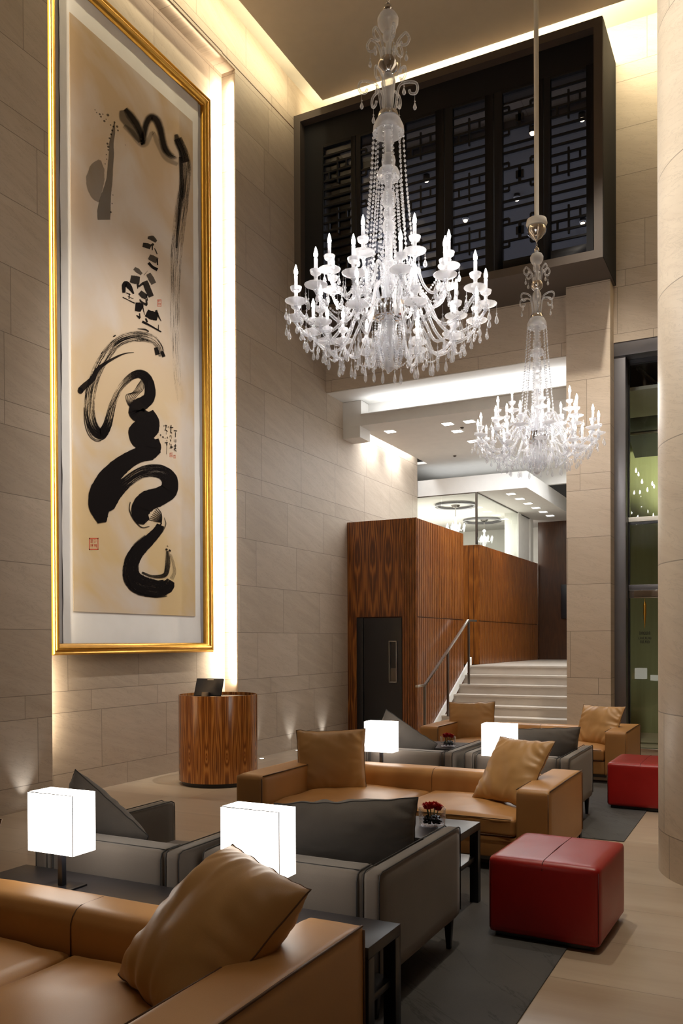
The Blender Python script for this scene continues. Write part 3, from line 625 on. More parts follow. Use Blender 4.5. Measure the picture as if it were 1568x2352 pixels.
B_ = ((0, 0), 1.0)
K.stroke([(408, 318), (421, 350), (426, 380), (424, 420), (418, 470), (410, 530), (404, 600), (402, 680), (402, 760), (406, 840), (411, 900), (415, 940)], *B_, [20, 24, 26, 28, 30, 30, 27, 24, 22, 20, 16, 9], [.55, .6, .62, .64, .66, .70, .74, .78, .82, .85, .9, .96], .1, [.7, .72, .72, .7, .7, .66, .62, .6, .58, .55, .5, .45])
K.stroke([(414, 360), (417, 430), (411, 500), (405, 570)], *B_, [10, 12, 11, 5], .35, .7, .7)
# middle characters
Cc = ((260, 530), 8.71)
for pts, w_, o_ in (([(690, 140), (780, 150), (860, 220)], [50, 110, 60], .72), ([(590, 280), (680, 300), (750, 330)], [90, 110, 90], .8), ([(770, 260), (800, 300)], [60, 60], .85), ([(780, 310), (782, 390)], [30, 20], .85), ([(825, 350), (850, 400), (878, 470)], [14, 25, 20], .85), ([(715, 520), (800, 560), (880, 600)], [110, 130, 120], .68), ([(880, 560), (888, 690)], [30, 26], .95), ([(705, 640), (780, 720), (885, 780)], [60, 55, 70], .96), ([(420, 750), (490, 800), (570, 870)], [70, 95, 60], .62), ([(345, 960), (440, 980), (530, 990)], [150, 170, 150], .8), ([(490, 1060), (488, 1160)], [50, 14], .85), ([(215, 1240), (215, 1100), (260, 1060), (330, 1130), (410, 1260)], [60, 90, 120, 100, 30], .96), ([(190, 1330), (300, 1385), (430, 1450)], [22, 18, 26], .9), ([(260, 1240), (345, 1280)], 20, .92), ([(290, 1310), (405, 1362)], 13, .85), ([(325, 1250), (318, 1365)], 18, .9), ([(700, 860), (760, 960), (810, 1060)], [100, 120, 110], .66), ([(610, 890), (690, 800)], [12, 6], .7), ([(630, 1010), (680, 1130), (760, 1320)], [110, 130, 110], .84), ([(500, 1120), (600, 1050)], [40, 50], .85), ([(530, 1230), (600, 1290), (670, 1330)], [100, 120, 110], .82), ([(655, 1270), (690, 1400)], [26, 14], .9), ([(530, 1370), (570, 1430), (680, 1490)], [22, 50, 50], .86), ([(660, 1370), (672, 1480)], 36, .85), ([(440, 1520), (520, 1530), (580, 1560)], [170, 190, 140], .97), ([(585, 1500), (628, 1680)], [26, 10], .95), ([(465, 1690), (540, 1750)], [20, 50], .95), ([(525, 1650), (535, 1730)], 26, .9), ([(665, 1640), (770, 1690), (890, 1720)], [150, 180, 160], .96), ([(855, 1590), (890, 1680), (960, 1810)], [50, 40, 10], .96), ([(650, 1750), (680, 1830)], [30, 40], .95), ([(580, 1815), (760, 1910), (960, 2025)], [50, 36, 26], .97), ([(905, 1880), (903, 1990)], [14, 22], .9)):
    K.stroke(pts, *Cc, w_, .06 if o_ > .9 else .12, .04, o_, 6, .06)
# the long lower sweep
D_ = ((170, 740), 6.03)
for off, w_, dr, op in ((0, 1., .68, .9), (0, .92, .80, .7)):
    K.stroke([(1215, 470), (1185, 340), (1090, 240), (930, 195), (740, 215), (580, 300), (430, 480), (310, 700), (240, 930), (215, 1150), (225, 1340), (285, 1490), (380, 1545), (455, 1440), (500, 1280), (545, 1110), (630, 930), (770, 770), (900, 715), (1000, 770), (1050, 900), (1040, 1040), (950, 1130)], *D_, [k*w_ for k in (90, 110, 135, 150, 150, 150, 150, 150, 150, 150, 160, 160, 150, 130, 110, 95, 90, 100, 120, 140, 150, 165, 190)], [dr, dr, dr+.08, dr-.05, dr, dr, dr, dr, dr, dr+.03, dr, dr-.2, dr-.4, dr-.3, dr-.1, dr, dr+.1, dr-.1, dr-.35, dr-.42, dr-.4, dr-.45, 0], .03, op, 7)
K.stroke([(140, 1180), (150, 1400), (210, 1570), (320, 1650), (430, 1600)], *D_, 14, .3, 0, .8); K.stroke([(160, 1300), (200, 1500), (290, 1620), (420, 1610), (500, 1480)], *D_, 12, .2, 0, .8)
K.stroke([(1130, 350), (1160, 450)], *D_, [50, 70], .2, .1, .9); K.stroke([(1215, 400), (1245, 480)], *D_, [40, 50], .1, .1, .9)
K.stroke([(85, 945), (150, 880), (250, 790), (330, 650), (450, 560), (600, 475), (720, 430), (830, 418)], *D_, [90, 85, 80, 60, 40, 28, 16, 6], [0, 0, .1, .2, .3, .3, .3, .4], .03, .9)
K.blob((90, 950), *D_, 40, 42, 0, .92); K.blob((560, 190), *D_, 22, 10, -.5, .95); K.blob((385, 425), *D_, 22, 7, -1., .95); K.stroke([(880, 92), (980, 100), (1035, 130)], *D_, [8, 22, 20], .2, 0, .9)
K.stroke([(760, 800), (640, 930), (560, 1100), (480, 1230)], *D_, [12, 14, 12, 10], .3, 0, .7)
for k in range(7): K.stroke([(940-k*8, 780+k*12), (960-k*24, 920+k*8), (880-k*26, 1010), (800-k*10, 1120), (770+k*10, 1240), (820+k*8, 1330)], *D_, [6, 9, 9, 9, 9, 4], .15, 0, .85)
K.stroke([(1050, 800), (1070, 950), (1020, 1080), (900, 1160), (870, 1250), (960, 1310), (1060, 1330)], *D_, [60, 120, 150, 220, 230, 200, 160], 0, .01, .95)
K.stroke([(1040, 1240), (1100, 1370), (1080, 1500), (980, 1560)], *D_, [120, 160, 180, 200], 0, .01, .98); K.stroke([(900, 1400), (850, 1500), (900, 1620), (1020, 1680), (1100, 1700)], *D_, [120, 190, 240, 240, 180], 0, .01, .98)
K.stroke([(960, 1320), (960, 1480), (980, 1600)], *D_, [180, 260, 260], 0, .01, .98)
E_ = ((180, 1000), 5.88)
K.stroke([(1080, 160), (960, 220), (800, 270), (600, 390), (420, 560), (300, 760), (270, 930), (300, 1060), (320, 1180)], *E_, [150, 240, 210, 240, 280, 300, 280, 230, 120], 0, .01, .99)
K.stroke([(1000, 60), (1020, 160), (980, 240)], *E_, [170, 200, 180], 0, .01, .99)
K.stroke([(290, 1020), (400, 920), (500, 780), (640, 640), (820, 520), (1000, 480), (1150, 510), (1230, 600), (1220, 740), (1080, 830), (930, 890), (850, 990), (860, 1100), (920, 1170)], *E_, [120, 220, 190, 160, 150, 160, 190, 220, 240, 260, 290, 280, 240, 110], [0, 0, .1, .45, .55, .5, .35, .2, .1, 0, 0, 0, .1, .4], .01, .99)
K.stroke([(560, 660), (700, 510), (900, 410), (1100, 400), (1220, 450)], *E_, 14, .35, 0, .9); K.stroke([(700, 620), (830, 540), (1000, 520)], *E_, 10, .6, 0, .4)
K.stroke([(700, 900), (690, 1000), (740, 1120), (850, 1240), (960, 1230)], *E_, [10, 14, 16, 16, 8], .1, 0, .9)
for k in range(8): K.stroke([(1060-k*16, 970+k*24), (1120-k*12, 1060+k*14), (1120, 1180), (1090, 1230)], *E_, [8, 12, 12, 30], .12, 0, .92)
K.stroke([(1160, 1110), (1180, 1200), (1130, 1310)], *E_, [8, 14, 20], .3, 0, .7)
K.stroke([(1110, 1210), (1070, 1290), (980, 1390), (860, 1500), (760, 1620), (710, 1760), (720, 1900), (800, 2000), (930, 2050), (1080, 2070), (1200, 2030), (1250, 1960)], *E_, [110, 130, 150, 180, 200, 210, 240, 270, 260, 230, 200, 110], [0, 0, 0, .1, .2, .3, .38, .35, .3, .32, .3, .4], .01, .99)
K.stroke([(900, 1350), (760, 1470), (690, 1600)], *E_, [14, 26, 14], .5, 0, .7); K.stroke([(650, 1900), (720, 2060), (880, 2150), (1050, 2180), (1200, 2170)], *E_, [14, 18, 22, 30, 12], .45, 0, .85)
K.stroke([(860, 1850), (1000, 1905), (1160, 1890), (1200, 1800), (1210, 1690), (1205, 1560)], *E_, [26, 40, 60, 70, 70, 40], [.4, .5, .4, .5, .55, .5], .02, .9); K.stroke([(1260, 1940), (1300, 1840), (1280, 1720), (1245, 1600)], *E_, [60, 50, 40, 20], .7, 0, .8)
K.blob((1190, 1540), *E_, 16, 14, .3, .95); K.blob((1235, 1555), *E_, 18, 12, .8, .95); K.blob((1205, 1495), *E_, 12, 4, 1.2, .9)
# small signature columns
G_ = ((340, 940), 15.68)
for p, w_ in ((((560, 590), (580, 600)), 40), (((610, 575), (680, 590)), 34), (((650, 600), (640, 690), (600, 770)), 26), (((640, 740), (700, 805)), 36), (((655, 820), (655, 910)), 12), (((440, 905), (465, 945)), 40), (((515, 980), (565, 1020)), 44), (((610, 1045), (630, 1030)), 24), (((690, 990), (710, 1050)), 26), (((365, 830), (385, 840)), 22), (((670, 1110), (690, 1125)), 26), (((600, 1205), (710, 1195)), 32), (((680, 1190), (678, 1310)), 38), (((680, 1320), (668, 1620)), 14), (((720, 635), (760, 635)), 26), (((785, 650), (905, 655)), 34), (((830, 570), (825, 700), (820, 830)), 32), (((805, 810), (860, 860)), 30), (((800, 930), (785, 1000)), 24), (((845, 940), (850, 1050)), 12), (((815, 1080), (820, 1150)), 32), (((780, 1210), (785, 1280)), 14), (((830, 1250), (835, 1330)), 24), (((800, 1350), (870, 1350), (850, 1400)), 36), (((775, 1400), (860, 1385)), 26), (((930, 760), (1045, 785)), 32), (((988, 830), (985, 1005)), 26), (((945, 1080), (950, 1180)), 14), (((1000, 1080), (1003, 1190)), 22), (((925, 1320), (1020, 1320)), 28), (((985, 1250), (985, 1400)), 26), (((945, 1390), (1000, 1420), (930, 1440), (1030, 1510)), 24), (((950, 1410), (1020, 1430)), 26)):
    K.stroke(list(p), *G_, w_, 0, .1, .92, 3)
K.build('calligraphy', M['ink'], pic)
sealm = plain('vermilion_seal_ink', (.58, .10, .04), .7)
def seal(x0, y0, x1, y1, n, name='red_seal', m=sealm, lines=True):
    b = MB(); 
    def r4(a, b_, c_, d_):
        ps = [on_x(a, b_, XP+.0002), on_x(c_, b_, XP+.0002), on_x(c_, d_, XP+.0002), on_x(a, d_, XP+.0002)]; b.add(ps, [(0, 1, 2, 3)])
    w_ = (x1-x0); h_ = (y1-y0); k = .09
    r4(x0, y0, x1, y0+h_*k); r4(x0, y1-h_*k, x1, y1); r4(x0, y0, x0+w_*k, y1); r4(x1-w_*k, y0, x1, y1)
    random.seed(5)
    for i in range(n):
        for j in range(n):
            cx0 = x0+w_*(.14+.76*i/n); cy0 = y0+h_*(.12+.78*j/n); cw = w_*.76/n*.8; ch = h_*.78/n*.8
            for q_ in range(3):
                if random.random() < .8: r4(cx0, cy0+ch*q_/3, cx0+cw*random.uniform(.5, 1), cy0+ch*q_/3+ch*.14)
            for q_ in range(2):
                if random.random() < .8: xx = cx0+cw*random.uniform(0, .85); r4(xx, cy0, xx+cw*.16, cy0+ch*random.uniform(.5, 1))
    lay(b).build(name, m, pic, smooth=False)
seal(204.5, 1235.5, 226, 1263, 2); seal(389.5, 1040, 396.5, 1050, 2); seal(398.5, 1045, 403.5, 1053, 2); seal(361, 688, 370.5, 704, 2)

# ------------------------------------------------------------------ podium
pd = thing('podium', 'round rosewood host podium standing before the stone wall', 'podium', (-5.83, 8.27, 0))
MB().lathe([(.46, .05), (.46, 1.04), (.445, 1.04), (.445, .98), (0.001, .98)], 96).build('drum', 'podium', pd, ang=50)
MB().lathe([(.42, 0), (.42, .05)], 64).build('plinth', 'black', pd)
MB().lathe([(.446, 1.0), (.446, 1.005), (.001, 1.005)], 64, cap=False).build('desk_top', 'tabletop', pd)
tb = thing('tablet', 'black tablet screen on a stand, its back to the room, on the podium', 'screen', (-5.88, 8.12, 1.005), math.radians(8))
def rotx(mb, a, c=(0, 0, 0)):
    mb.v = [(x, c[1]+(y-c[1])*math.cos(a)-(z-c[2])*math.sin(a), c[2]+(y-c[1])*math.sin(a)+(z-c[2])*math.cos(a)) for x, y, z in mb.v]; return mb
rotx(MB().box(-.175, .175, -.012, .012, .02, .235), math.radians(-22)).build('casing', 'black', tb, .006)
rotx(MB().box(-.03, .05, -.014, -.012, .213, .222), math.radians(-22)).build('badge', 'metal', tb)
rotx(MB().box(-.045, .045, -.06, -.012, .0, .06), math.radians(-10)).build('stand', 'darkmetal', tb, .006)
MB().box(-.09, .09, -.06, .1, 0, .012).build('base', 'black', tb, .004)

# ------------------------------------------------------------------ soft furnishing helpers
def softbox(hx, hy, hz, r, n=10, bt=0., bs=0., wr=0., seed=0, crown=1.):
    """rounded upholstered block centred at 0: bt = top crown, bs = side bulge, wr = wrinkling"""
    b = MB(); h = Vector((hx, hy, hz)); idx = {}; vs = []; fs = []
    def vid(p):
        k = tuple(round(c, 5) for c in p)
        if k not in idx: idx[k] = len(vs); vs.append(Vector(p))
        return idx[k]
    g = [-1+2*i/n for i in range(n+1)]; g = [math.copysign(abs(c)**.75, c) for c in g]
    for ax in range(3):
        for sgn in (-1, 1):
            for i in range(n):
                for j in range(n):
                    q = []
                    for (a, c) in ((i, j), (i+1, j), (i+1, j+1), (i, j+1)):
                        p = [0, 0, 0]; p[ax] = sgn; p[(ax+1) % 3] = g[a]; p[(ax+2) % 3] = g[c]; q.append(vid(p))
                    fs.append(q if sgn > 0 else q[::-1])
    out = []
    for p in vs:
        P = Vector((p.x*hx, p.y*hy, p.z*hz)); inn = Vector([max(-(h[k]-r), min(h[k]-r, P[k])) for k in range(3)])
        d_ = P-inn; Q = inn+(d_.normalized()*r if d_.length > 1e-9 else Vector())
        cx = (1-p.x**2); cy_ = (1-p.y**2); cz = 1-p.z**2
        if p.z > .3: Q.z += bt*(cx*cy_)**.6*crown
        Q.y += bs*math.copysign(1, p.y)*(cx*cz)**.6*(abs(p.y) > .9); Q.x += bs*math.copysign(1, p.x)*(cy_*cz)**.6*(abs(p.x) > .9)
        if wr:
            nv = noise.noise((Q.x*5+seed, Q.y*5, Q.z*5)); nv2 = noise.noise((Q.x*14+seed, Q.y*4, Q.z*9)); Q += (d_.normalized() if d_.length > 1e-9 else Vector((0, 0, 1)))*wr*(nv+.5*nv2)
        out.append(Q)
    return b.add(out, fs)
def shift(mb, x, y, z): mb.v = [(a+x, b_+y, c+z) for a, b_, c in mb.v]; return mb
def pillow_mesh(w_, h_, t_, n=48, seed=0, wr=.012, pinch=.07, sag=0.):
    """scatter cushion: X wide, Z high, Y thick, corners drawn out, creases running from the corners"""
    b = MB()
    def pt(u, v, s):
        x = w_/2*u*(1-pinch*(1-v*v)); z = h_/2*v*(1-pinch*(1-u*u))
        f = max(0., (1-abs(u)**2.6)*(1-abs(v)**2.6)); th = t_/2*f**.55
        cr = (abs(u)*abs(v))**1.5
        a_ = .7+seed*.37; p_, q_ = u*math.cos(a_)+v*math.sin(a_), -u*math.sin(a_)+v*math.cos(a_)
        c1 = noise.noise((p_*.9+seed, q_*2.0, s*3.))*.95+.16*noise.noise((p_*1.6, q_*6., seed))*max(0, noise.noise((u*1.4, v*1.4, seed+9))+.3)*3; fold = 1.6*noise.noise((u*5*abs(v)+seed, v*5*abs(u), s*2.))
        edge = (1-abs(c1))
        th += wr*(c1*1.3+fold*(max(abs(u), abs(v))**2)*.9)*min(1, f*5)
        z -= sag*(1-v)*(1-u*u)*.0
        return (x+.004*noise.noise((v*5, seed, s)), s*th+.35*wr*noise.noise((u*3, v*3, seed+7)), z+.01*noise.noise((u*4, seed+2, 0)))
    for s in (-1, 1):
        vs = [pt(-1+2*i/n, -1+2*j/n, s) for j in range(n+1) for i in range(n+1)]
        fs = [(j*(n+1)+i, j*(n+1)+i+1, (j+1)*(n+1)+i+1, (j+1)*(n+1)+i) for j in range(n) for i in range(n)]
        b.add(vs, fs if s < 0 else [f[::-1] for f in fs])
    per = [(-1+2*i/n, -1) for i in range(n)]+[(1, -1+2*i/n) for i in range(n)]+[(1-2*i/n, 1) for i in range(n)]+[(-1, 1-2*i/n) for i in range(n+1)]
    rim = [Vector(pt(u, v, 1))*.5+Vector(pt(u, v, -1))*.5 for u, v in per]
    return b, rim
def pillow(label, mat, pipe, loc, rot, w_, h_, t_, group, seed=0, wr=.012, pinch=.07, name='cushion'):
    b, rim = pillow_mesh(w_, h_, t_, seed=seed, wr=wr, pinch=pinch)
    o = b.build(name, mat, ang=180); tag(o, label, 'cushion', group); o.location = loc; o.rotation_euler = rot
    s = MB().tube(rim, .0032, 5).build('seam', pipe, o, ang=180)
    return o

def path_tube(b, P, r=.004, n=5): b.tube([Vector(p) for p in P], r, n)

# ------------------------------------------------------------------ sofas
def sofa(label, xr, yr, seed, left_ext=.28):
    """origin: floor under the rear right corner"""
    W, D, HA, HB, AW, BT = 2.40, 1.14, .60, .555, .245, .26
    s = thing('leather_sofa', label, 'sofa', (xr, yr, .008), 0, 'tan leather sofas across the lobby')
    def rb(name, x0, x1, y0, y1, z0, z1, r=.025, bt=0., wr=.004, n=12, mat='tan', sd=0):
        return shift(softbox((x1-x0)/2, (y1-y0)/2, (z1-z0)/2, r, n, bt, 0, wr, seed+sd), (x0+x1)/2, (y0+y1)/2, (z0+z1)/2).build(name, mat, s, ang=180)
    ar = rb('armrest', -AW, 0, -D, 0, .09, HA, .022, .006, .002)
    b = MB(); e = .008
    path_tube(b, [(-.004, -D+.02, HA-.002), (-.004, -D*.5, HA+.001), (-.004, -.02, HA-.002)], .005); path_tube(b, [(-.004, -.008, HA-.02), (-.004, -.006, .12)], .005)
    path_tube(b, [(-.014, -D+.004, HA-.02), (-.014, -D+.004, .12)], .004)
    path_tube(b, [(-AW+.006, -D+.02, HA-.003), (-AW+.006, -BT, HA-.003)], .004); b.build('seam', 'seam', ar, ang=180)
    al = rb('armrest', -W, -W+AW, -D-left_ext, 0, .09, HA, .022, .006, .002, sd=3)
    b = MB(); path_tube(b, [(-W+AW-.004, -D-left_ext+.02, HA-.002), (-W+AW-.004, -BT, HA-.002)], .005); path_tube(b, [(-W+AW-.006, -D-left_ext+.006, HA-.02), (-W+AW-.006, -D-left_ext+.006, .12)], .004); b.build('seam', 'seam', al, ang=180)
    bk = rb('backrest', -W+AW+.005, -AW-.005, -BT, 0, .12, HB, .07, .008, .004, 16, sd=5)
    xm = -W/2
    b = MB(); arc = [(xm, -BT-.001, HB-.2), (xm, -BT-.002, HB-.09)]+[(xm, -BT+.07-.072*math.cos(a), HB-.07+.077*math.sin(a)) for a in (.2, .6, 1., 1.4)]+[(xm, -.07, HB+.006)]; path_tube(b, arc, .0028); b.build('seam', 'seam', bk, ang=180)
    for k, (x0, x1, ex) in enumerate(((-W+AW+.006, xm-.004, left_ext), (xm+.004, -AW-.006, 0))):
        c = rb('seat_cushion', x0, x1, -D-ex+.02, -BT+.01, .25, .385, .03, .035, .010, 18, sd=9+k*4)
        b = MB(); y_ = -D-ex+.016; path_tube(b, [(x0+.02, y_, .262), (x1-.02, y_, .262)], .004); path_tube(b, [(x0+.03, y_+.004, .378), (x1-.03, y_+.004, .378)], .0035); b.build('seam', 'seam', c, ang=180)
    bs = MB().box(-W+AW, xm, -D-left_ext+.03, -.05, .10, .25).box(xm, -AW, -D+.03, -.05, .10, .25).build('base', 'tan', s, .01)
    for x_, y_ in ((-.10, -.10), (-.10, -D+.10), (-W+.1, -.10), (-W+.1, -D+.0)): MB().box(x_-.06, x_+.06, y_-.05, y_+.05, 0, .095).build('foot', 'black', s, .004)
    MB().box(-W+AW, -AW, -D+.12, -D+.14, .055, .10).build('plinth_rail', 'darkmetal', s)
    return s
XS = -1.372
sofa('nearest tan leather sofa, cut off by the bottom left corner', XS+.03, 2.83, 1, 0.0)
sofa('middle tan leather sofa facing the camera behind the coffee table', XS, 7.0, 4)
sofa('farthest tan leather sofa in front of the stairs', XS-.11, 11.17, 8)
R = math.radians
GP = 'tan leather cushions on the sofas'
pillow('big tan leather cushion leaning in the corner of the nearest sofa', 'tan_pillow', 'seam', (-1.765, 2.45, .625), (R(-47), R(4), R(-29)), .58, .62, .30, GP, 3, .014, .035)
pillow('tan cushion of the nearest sofa, only its tip showing at the left edge', 'tan_pillow', 'seam', (-3.42, 2.62, .60), (R(-12), R(4), R(10)), .60, .56, .2, GP, 8, .010, .06)
pillow('upright square tan cushion at the left end of the middle sofa', 'tan_pillow', 'seam', (-3.377, 6.447, .625), (R(-12.7), R(-1.9), R(22.6)), .60, .55, .17, GP, 5, .010, .05)
pillow('tilted tan cushion in the right corner of the middle sofa', 'tan_pillow', 'seam', (-1.798, 6.454, .65), (R(-35.6), R(-1.2), R(-27.8)), .57, .57, .18, GP, 12, .013, .06)
pillow('pale tan cushion at the left end of the farthest sofa', 'tan_pillow', 'seam', (-3.486, 10.576, .61), (R(-16), R(-1.3), R(10)), .60, .52, .16, GP, 15, .008, .04)
pillow('crumpled tan cushion at the right end of the farthest sofa', 'tan_pillow', 'seam', (-1.891, 10.611, .625), (R(-29), R(-.4), R(-20.7)), .57, .53, .17, GP, 19, .016, .07)

# ------------------------------------------------------------------ grey armchairs, backs to the camera
def armchair():
    W, D, HT, AT = .93, 1.06, .65, .085      # origin: floor under rear right corner, front towards +y
    s = thing('armchair', '', 'armchair', (0, 0, 0), 0, 'grey armchairs seen from behind')
    def rb(name, x0, x1, y0, y1, z0, z1, r, bt=0., wr=.002, n=10, mat='grey'):
        return shift(softbox((x1-x0)/2, (y1-y0)/2, (z1-z0)/2, r, n, bt, 0, wr, x0*7), (x0+x1)/2, (y0+y1)/2, (z0+z1)/2).build(name, mat, s, ang=180)
    for x0 in (-AT, -W):
        a = rb('armrest', x0, x0+AT, 0, D, .17, HT, .024)
        for e in (.004, AT-.004):
            b = MB(); x_ = x0+e; path_tube(b, [(x_, .004, .2), (x_, .003, HT-.04), (x_, .010, HT-.012), (x_, .035, HT), (x_, D-.035, HT), (x_, D-.010, HT-.012), (x_, D-.004, HT-.04), (x_, D-.004, .2)], .0032); b.build('piping', 'greypipe', a, ang=180)
    k = rb('backrest', -W+AT+.004, -AT-.004, .012, .20, .17, HT-.01, .03, .0)
    b = MB()
    for x_ in (-W+AT+.03, -AT-.03): path_tube(b, [(x_, .010, .2), (x_, .009, HT-.05), (x_, .02, HT-.02), (x_, .05, HT-.009), (x_, .16, HT-.009)], .004)
    path_tube(b, [(-W+AT+.03, .05, HT-.009), (-AT-.03, .05, HT-.009)], .003)
    b.build('piping', 'greypipe', k, ang=180)
    rb('seat_cushion', -W+AT+.006, -AT-.006, .20, D-.02, .25, .42, .04, .02, .004, 12)
    MB().box(-W+AT, -AT, .03, D-.04, .17, .26).build('base', 'grey', s, .01)
    for x_, y_ in ((-.05, .06), (-.05, D-.06), (-W+.05, .06), (-W+.05, D-.06)):
        b = MB(); vs = [(x_+sx*r_, y_+sy*r_, z_) for z_, r_ in ((.18, .022), (0, .012)) for sx, sy in ((-1, -1), (1, -1), (1, 1), (-1, 1))]
        b.add(vs, [(3, 2, 1, 0), (4, 5, 6, 7), (0, 1, 5, 4), (1, 2, 6, 5), (2, 3, 7, 6), (3, 0, 4, 7)]).build('leg', 'black', s, .002)
    return s
ch = armchair(); ch.location = (-1.497, 3.30, .008); ch['label'] = 'nearer grey armchair beside the red ottoman, back to the camera'
for (x_, y_, l_) in ((-2.50, 3.22, 'grey armchair at the left behind the first glowing cube lamp'), (-1.53, 7.24, 'far grey armchair behind the middle sofa, left of the far ottoman'), (-2.55, 7.20, 'far left grey armchair partly hidden by a glowing lamp')):
    c = copy_tree(ch); c.location = (x_, y_, .008); c['label'] = l_
GG = 'grey cushions on the armchairs'
pillow('large slouching grey cushion on the nearer armchair', 'greyp', 'greypipe', (-1.93, 3.86, .66), (R(20), R(-2), R(28)), .72, .42, .24, GG, 22, .016, .05)
pillow('grey cushion leaning sideways in the left armchair', 'greyp', 'greypipe', (-3.33, 3.62, .64), (R(20), R(35), R(6)), .58, .36, .18, GG, 27, .008, .0)
pillow('long dark grey cushion on the far right armchair', 'greyp', 'greypipe', (-1.90, 7.80, .67), (R(20), R(-1), R(24)), .68, .40, .17, GG, 31, .010, .05)
pillow('grey cushion in the far left armchair behind the lamp', 'greyp', 'greypipe', (-3.2, 7.60, .66), (R(18), R(32), R(6)), .60, .44, .14, GG, 36, .008, .04)

# ------------------------------------------------------------------ tables
def table(label, x0, x1, y0, y1, H_=.5, grp=None, shelf=True, name='console_table'):
    s = thing(name, label, 'table', ((x0+x1)/2, (y0+y1)/2, .008), 0, grp); a, c = (x1-x0)/2, (y1-y0)/2; L_ = .055
    MB().box(-a, a, -c, c, H_-.045, H_).build('tabletop', 'tabletop', s, .003)
    for sx in (-1, 1):
        for sy in (-1, 1):
            xx, yy = sx*(a-L_/2), sy*(c-L_/2); MB().box(xx-L_/2, xx+L_/2, yy-L_/2, yy+L_/2, 0, H_-.045).build('leg', 'black', s, .003)
    if shelf: MB().box(-a+.02, a-.02, -c+.02, c-.02, H_*.52, H_*.52+.03).build('shelf', 'black', s, .003)
    return s
table('long black console table behind the nearest sofa', -3.44, -1.345, 2.86, 3.17, .5)
table('black console table hidden behind the middle sofa', -3.5, -1.42, 7.015, 7.185, .5)
table('dark coffee table holding a bowl of red roses by the ottoman', -2.45, -1.65, 4.60, 5.18, .5, name='coffee_table')
table('far dark coffee table with a bowl of red roses', -3.55, -2.0, 8.55, 9.15, .5, name='coffee_table')

# ------------------------------------------------------------------ cube lamps
def lamp(label, x, y, z=.508, zs=.69, d=.28, dy=.28):
    s = thing('table_lamp', label, 'lamp', (x, y, z), 0, 'glowing cube table lamps'); a = d/2; c = dy/2
    q = MB().box(-a, a, -c, c, zs-z, zs-z+.275).build('lamp_shade', 'lamp_shade_glow', s, smooth=False); q['label'] = 'glowing white cube shade'
    b = MB()
    e_ = .0022; z0, z1 = zs-z, zs-z+.275
    b.tube([(-a, -c, z1), (a, -c, z1), (a, -c, z0)], e_, 4, False)
    b.build('edge_seam', 'darkmetal', q, smooth=False)
    MB().box(-.014, .014, -.014, .014, .008, zs-z).build('stem', 'black', s, .002)
    MB().box(-.09, .09, -.07, .07, 0, .008).build('lamp_base', 'black', s, .002)
lamp('glowing cube lamp at the left on the near console table', -2.97, 2.95, .508, .68, .28, .145)
lamp('glowing cube lamp beside the leaning cushion on the near console table', -1.885, 2.95, .508, .700, .28, .13)
lamp('far glowing cube lamp nearer the black door', -3.20, 7.10, .508, .645, .28, .14)
lamp('far glowing cube lamp behind the tilted tan cushion', -2.09, 7.10, .508, .668, .28, .14)

# ------------------------------------------------------------------ ottomans
def ottoman(label, x0, x1, y0, y1, rz=0, seed=0):
    a, c = (x1-x0)/2, (y1-y0)/2
    s = thing('ottoman', label, 'ottoman', ((x0+x1)/2, (y0+y1)/2, .008), rz, 'red leather ottomans')
    o = shift(softbox(a, c, .21, .022, 16, .008, .008, .003, seed), 0, 0, .235).build('upholstery', 'red', s, ang=180)
    b = MB(); path_tube(b, [(0, -c-.004, .40), (0, -c+.004, .437), (0, -c+.03, .448), (0, 0, .4545), (0, c-.03, .448), (0, c-.004, .437)], .0028)
    for sx, sy in ((-1, -1), (1, -1), (1, 1), (-1, 1)): path_tube(b, [(sx*(a-.006), sy*(c-.006), .05), (sx*(a-.006), sy*(c-.006), .42)], .0026)
    b.build('seam', 'redseam', o, ang=180)
    MB().box(-a+.03, a-.03, -c+.03, c-.03, 0, .03).build('base', 'black', s, .004)
ottoman('large red leather cube ottoman in the right foreground', -1.405, -.80, 4.575, 5.26, R(-2), 2)
ottoman('far red leather ottoman half hidden by the round column', -1.45, -.83, 8.60, 9.36, R(-1), 6)

# ------------------------------------------------------------------ rugs
tag(MB().box(-4.05, -.985, 1.2, 6.1, 0, .008).build('rug', 'rug', None, .002, 1), 'large charcoal rug under the nearer seating group', 'rug', 'charcoal rugs')
tag(MB().box(-4.25, -1.09, 7.235, 10.3, 0, .008).build('rug', 'rug', None, .002, 1), 'charcoal rug under the far seating group', 'rug', 'charcoal rugs')

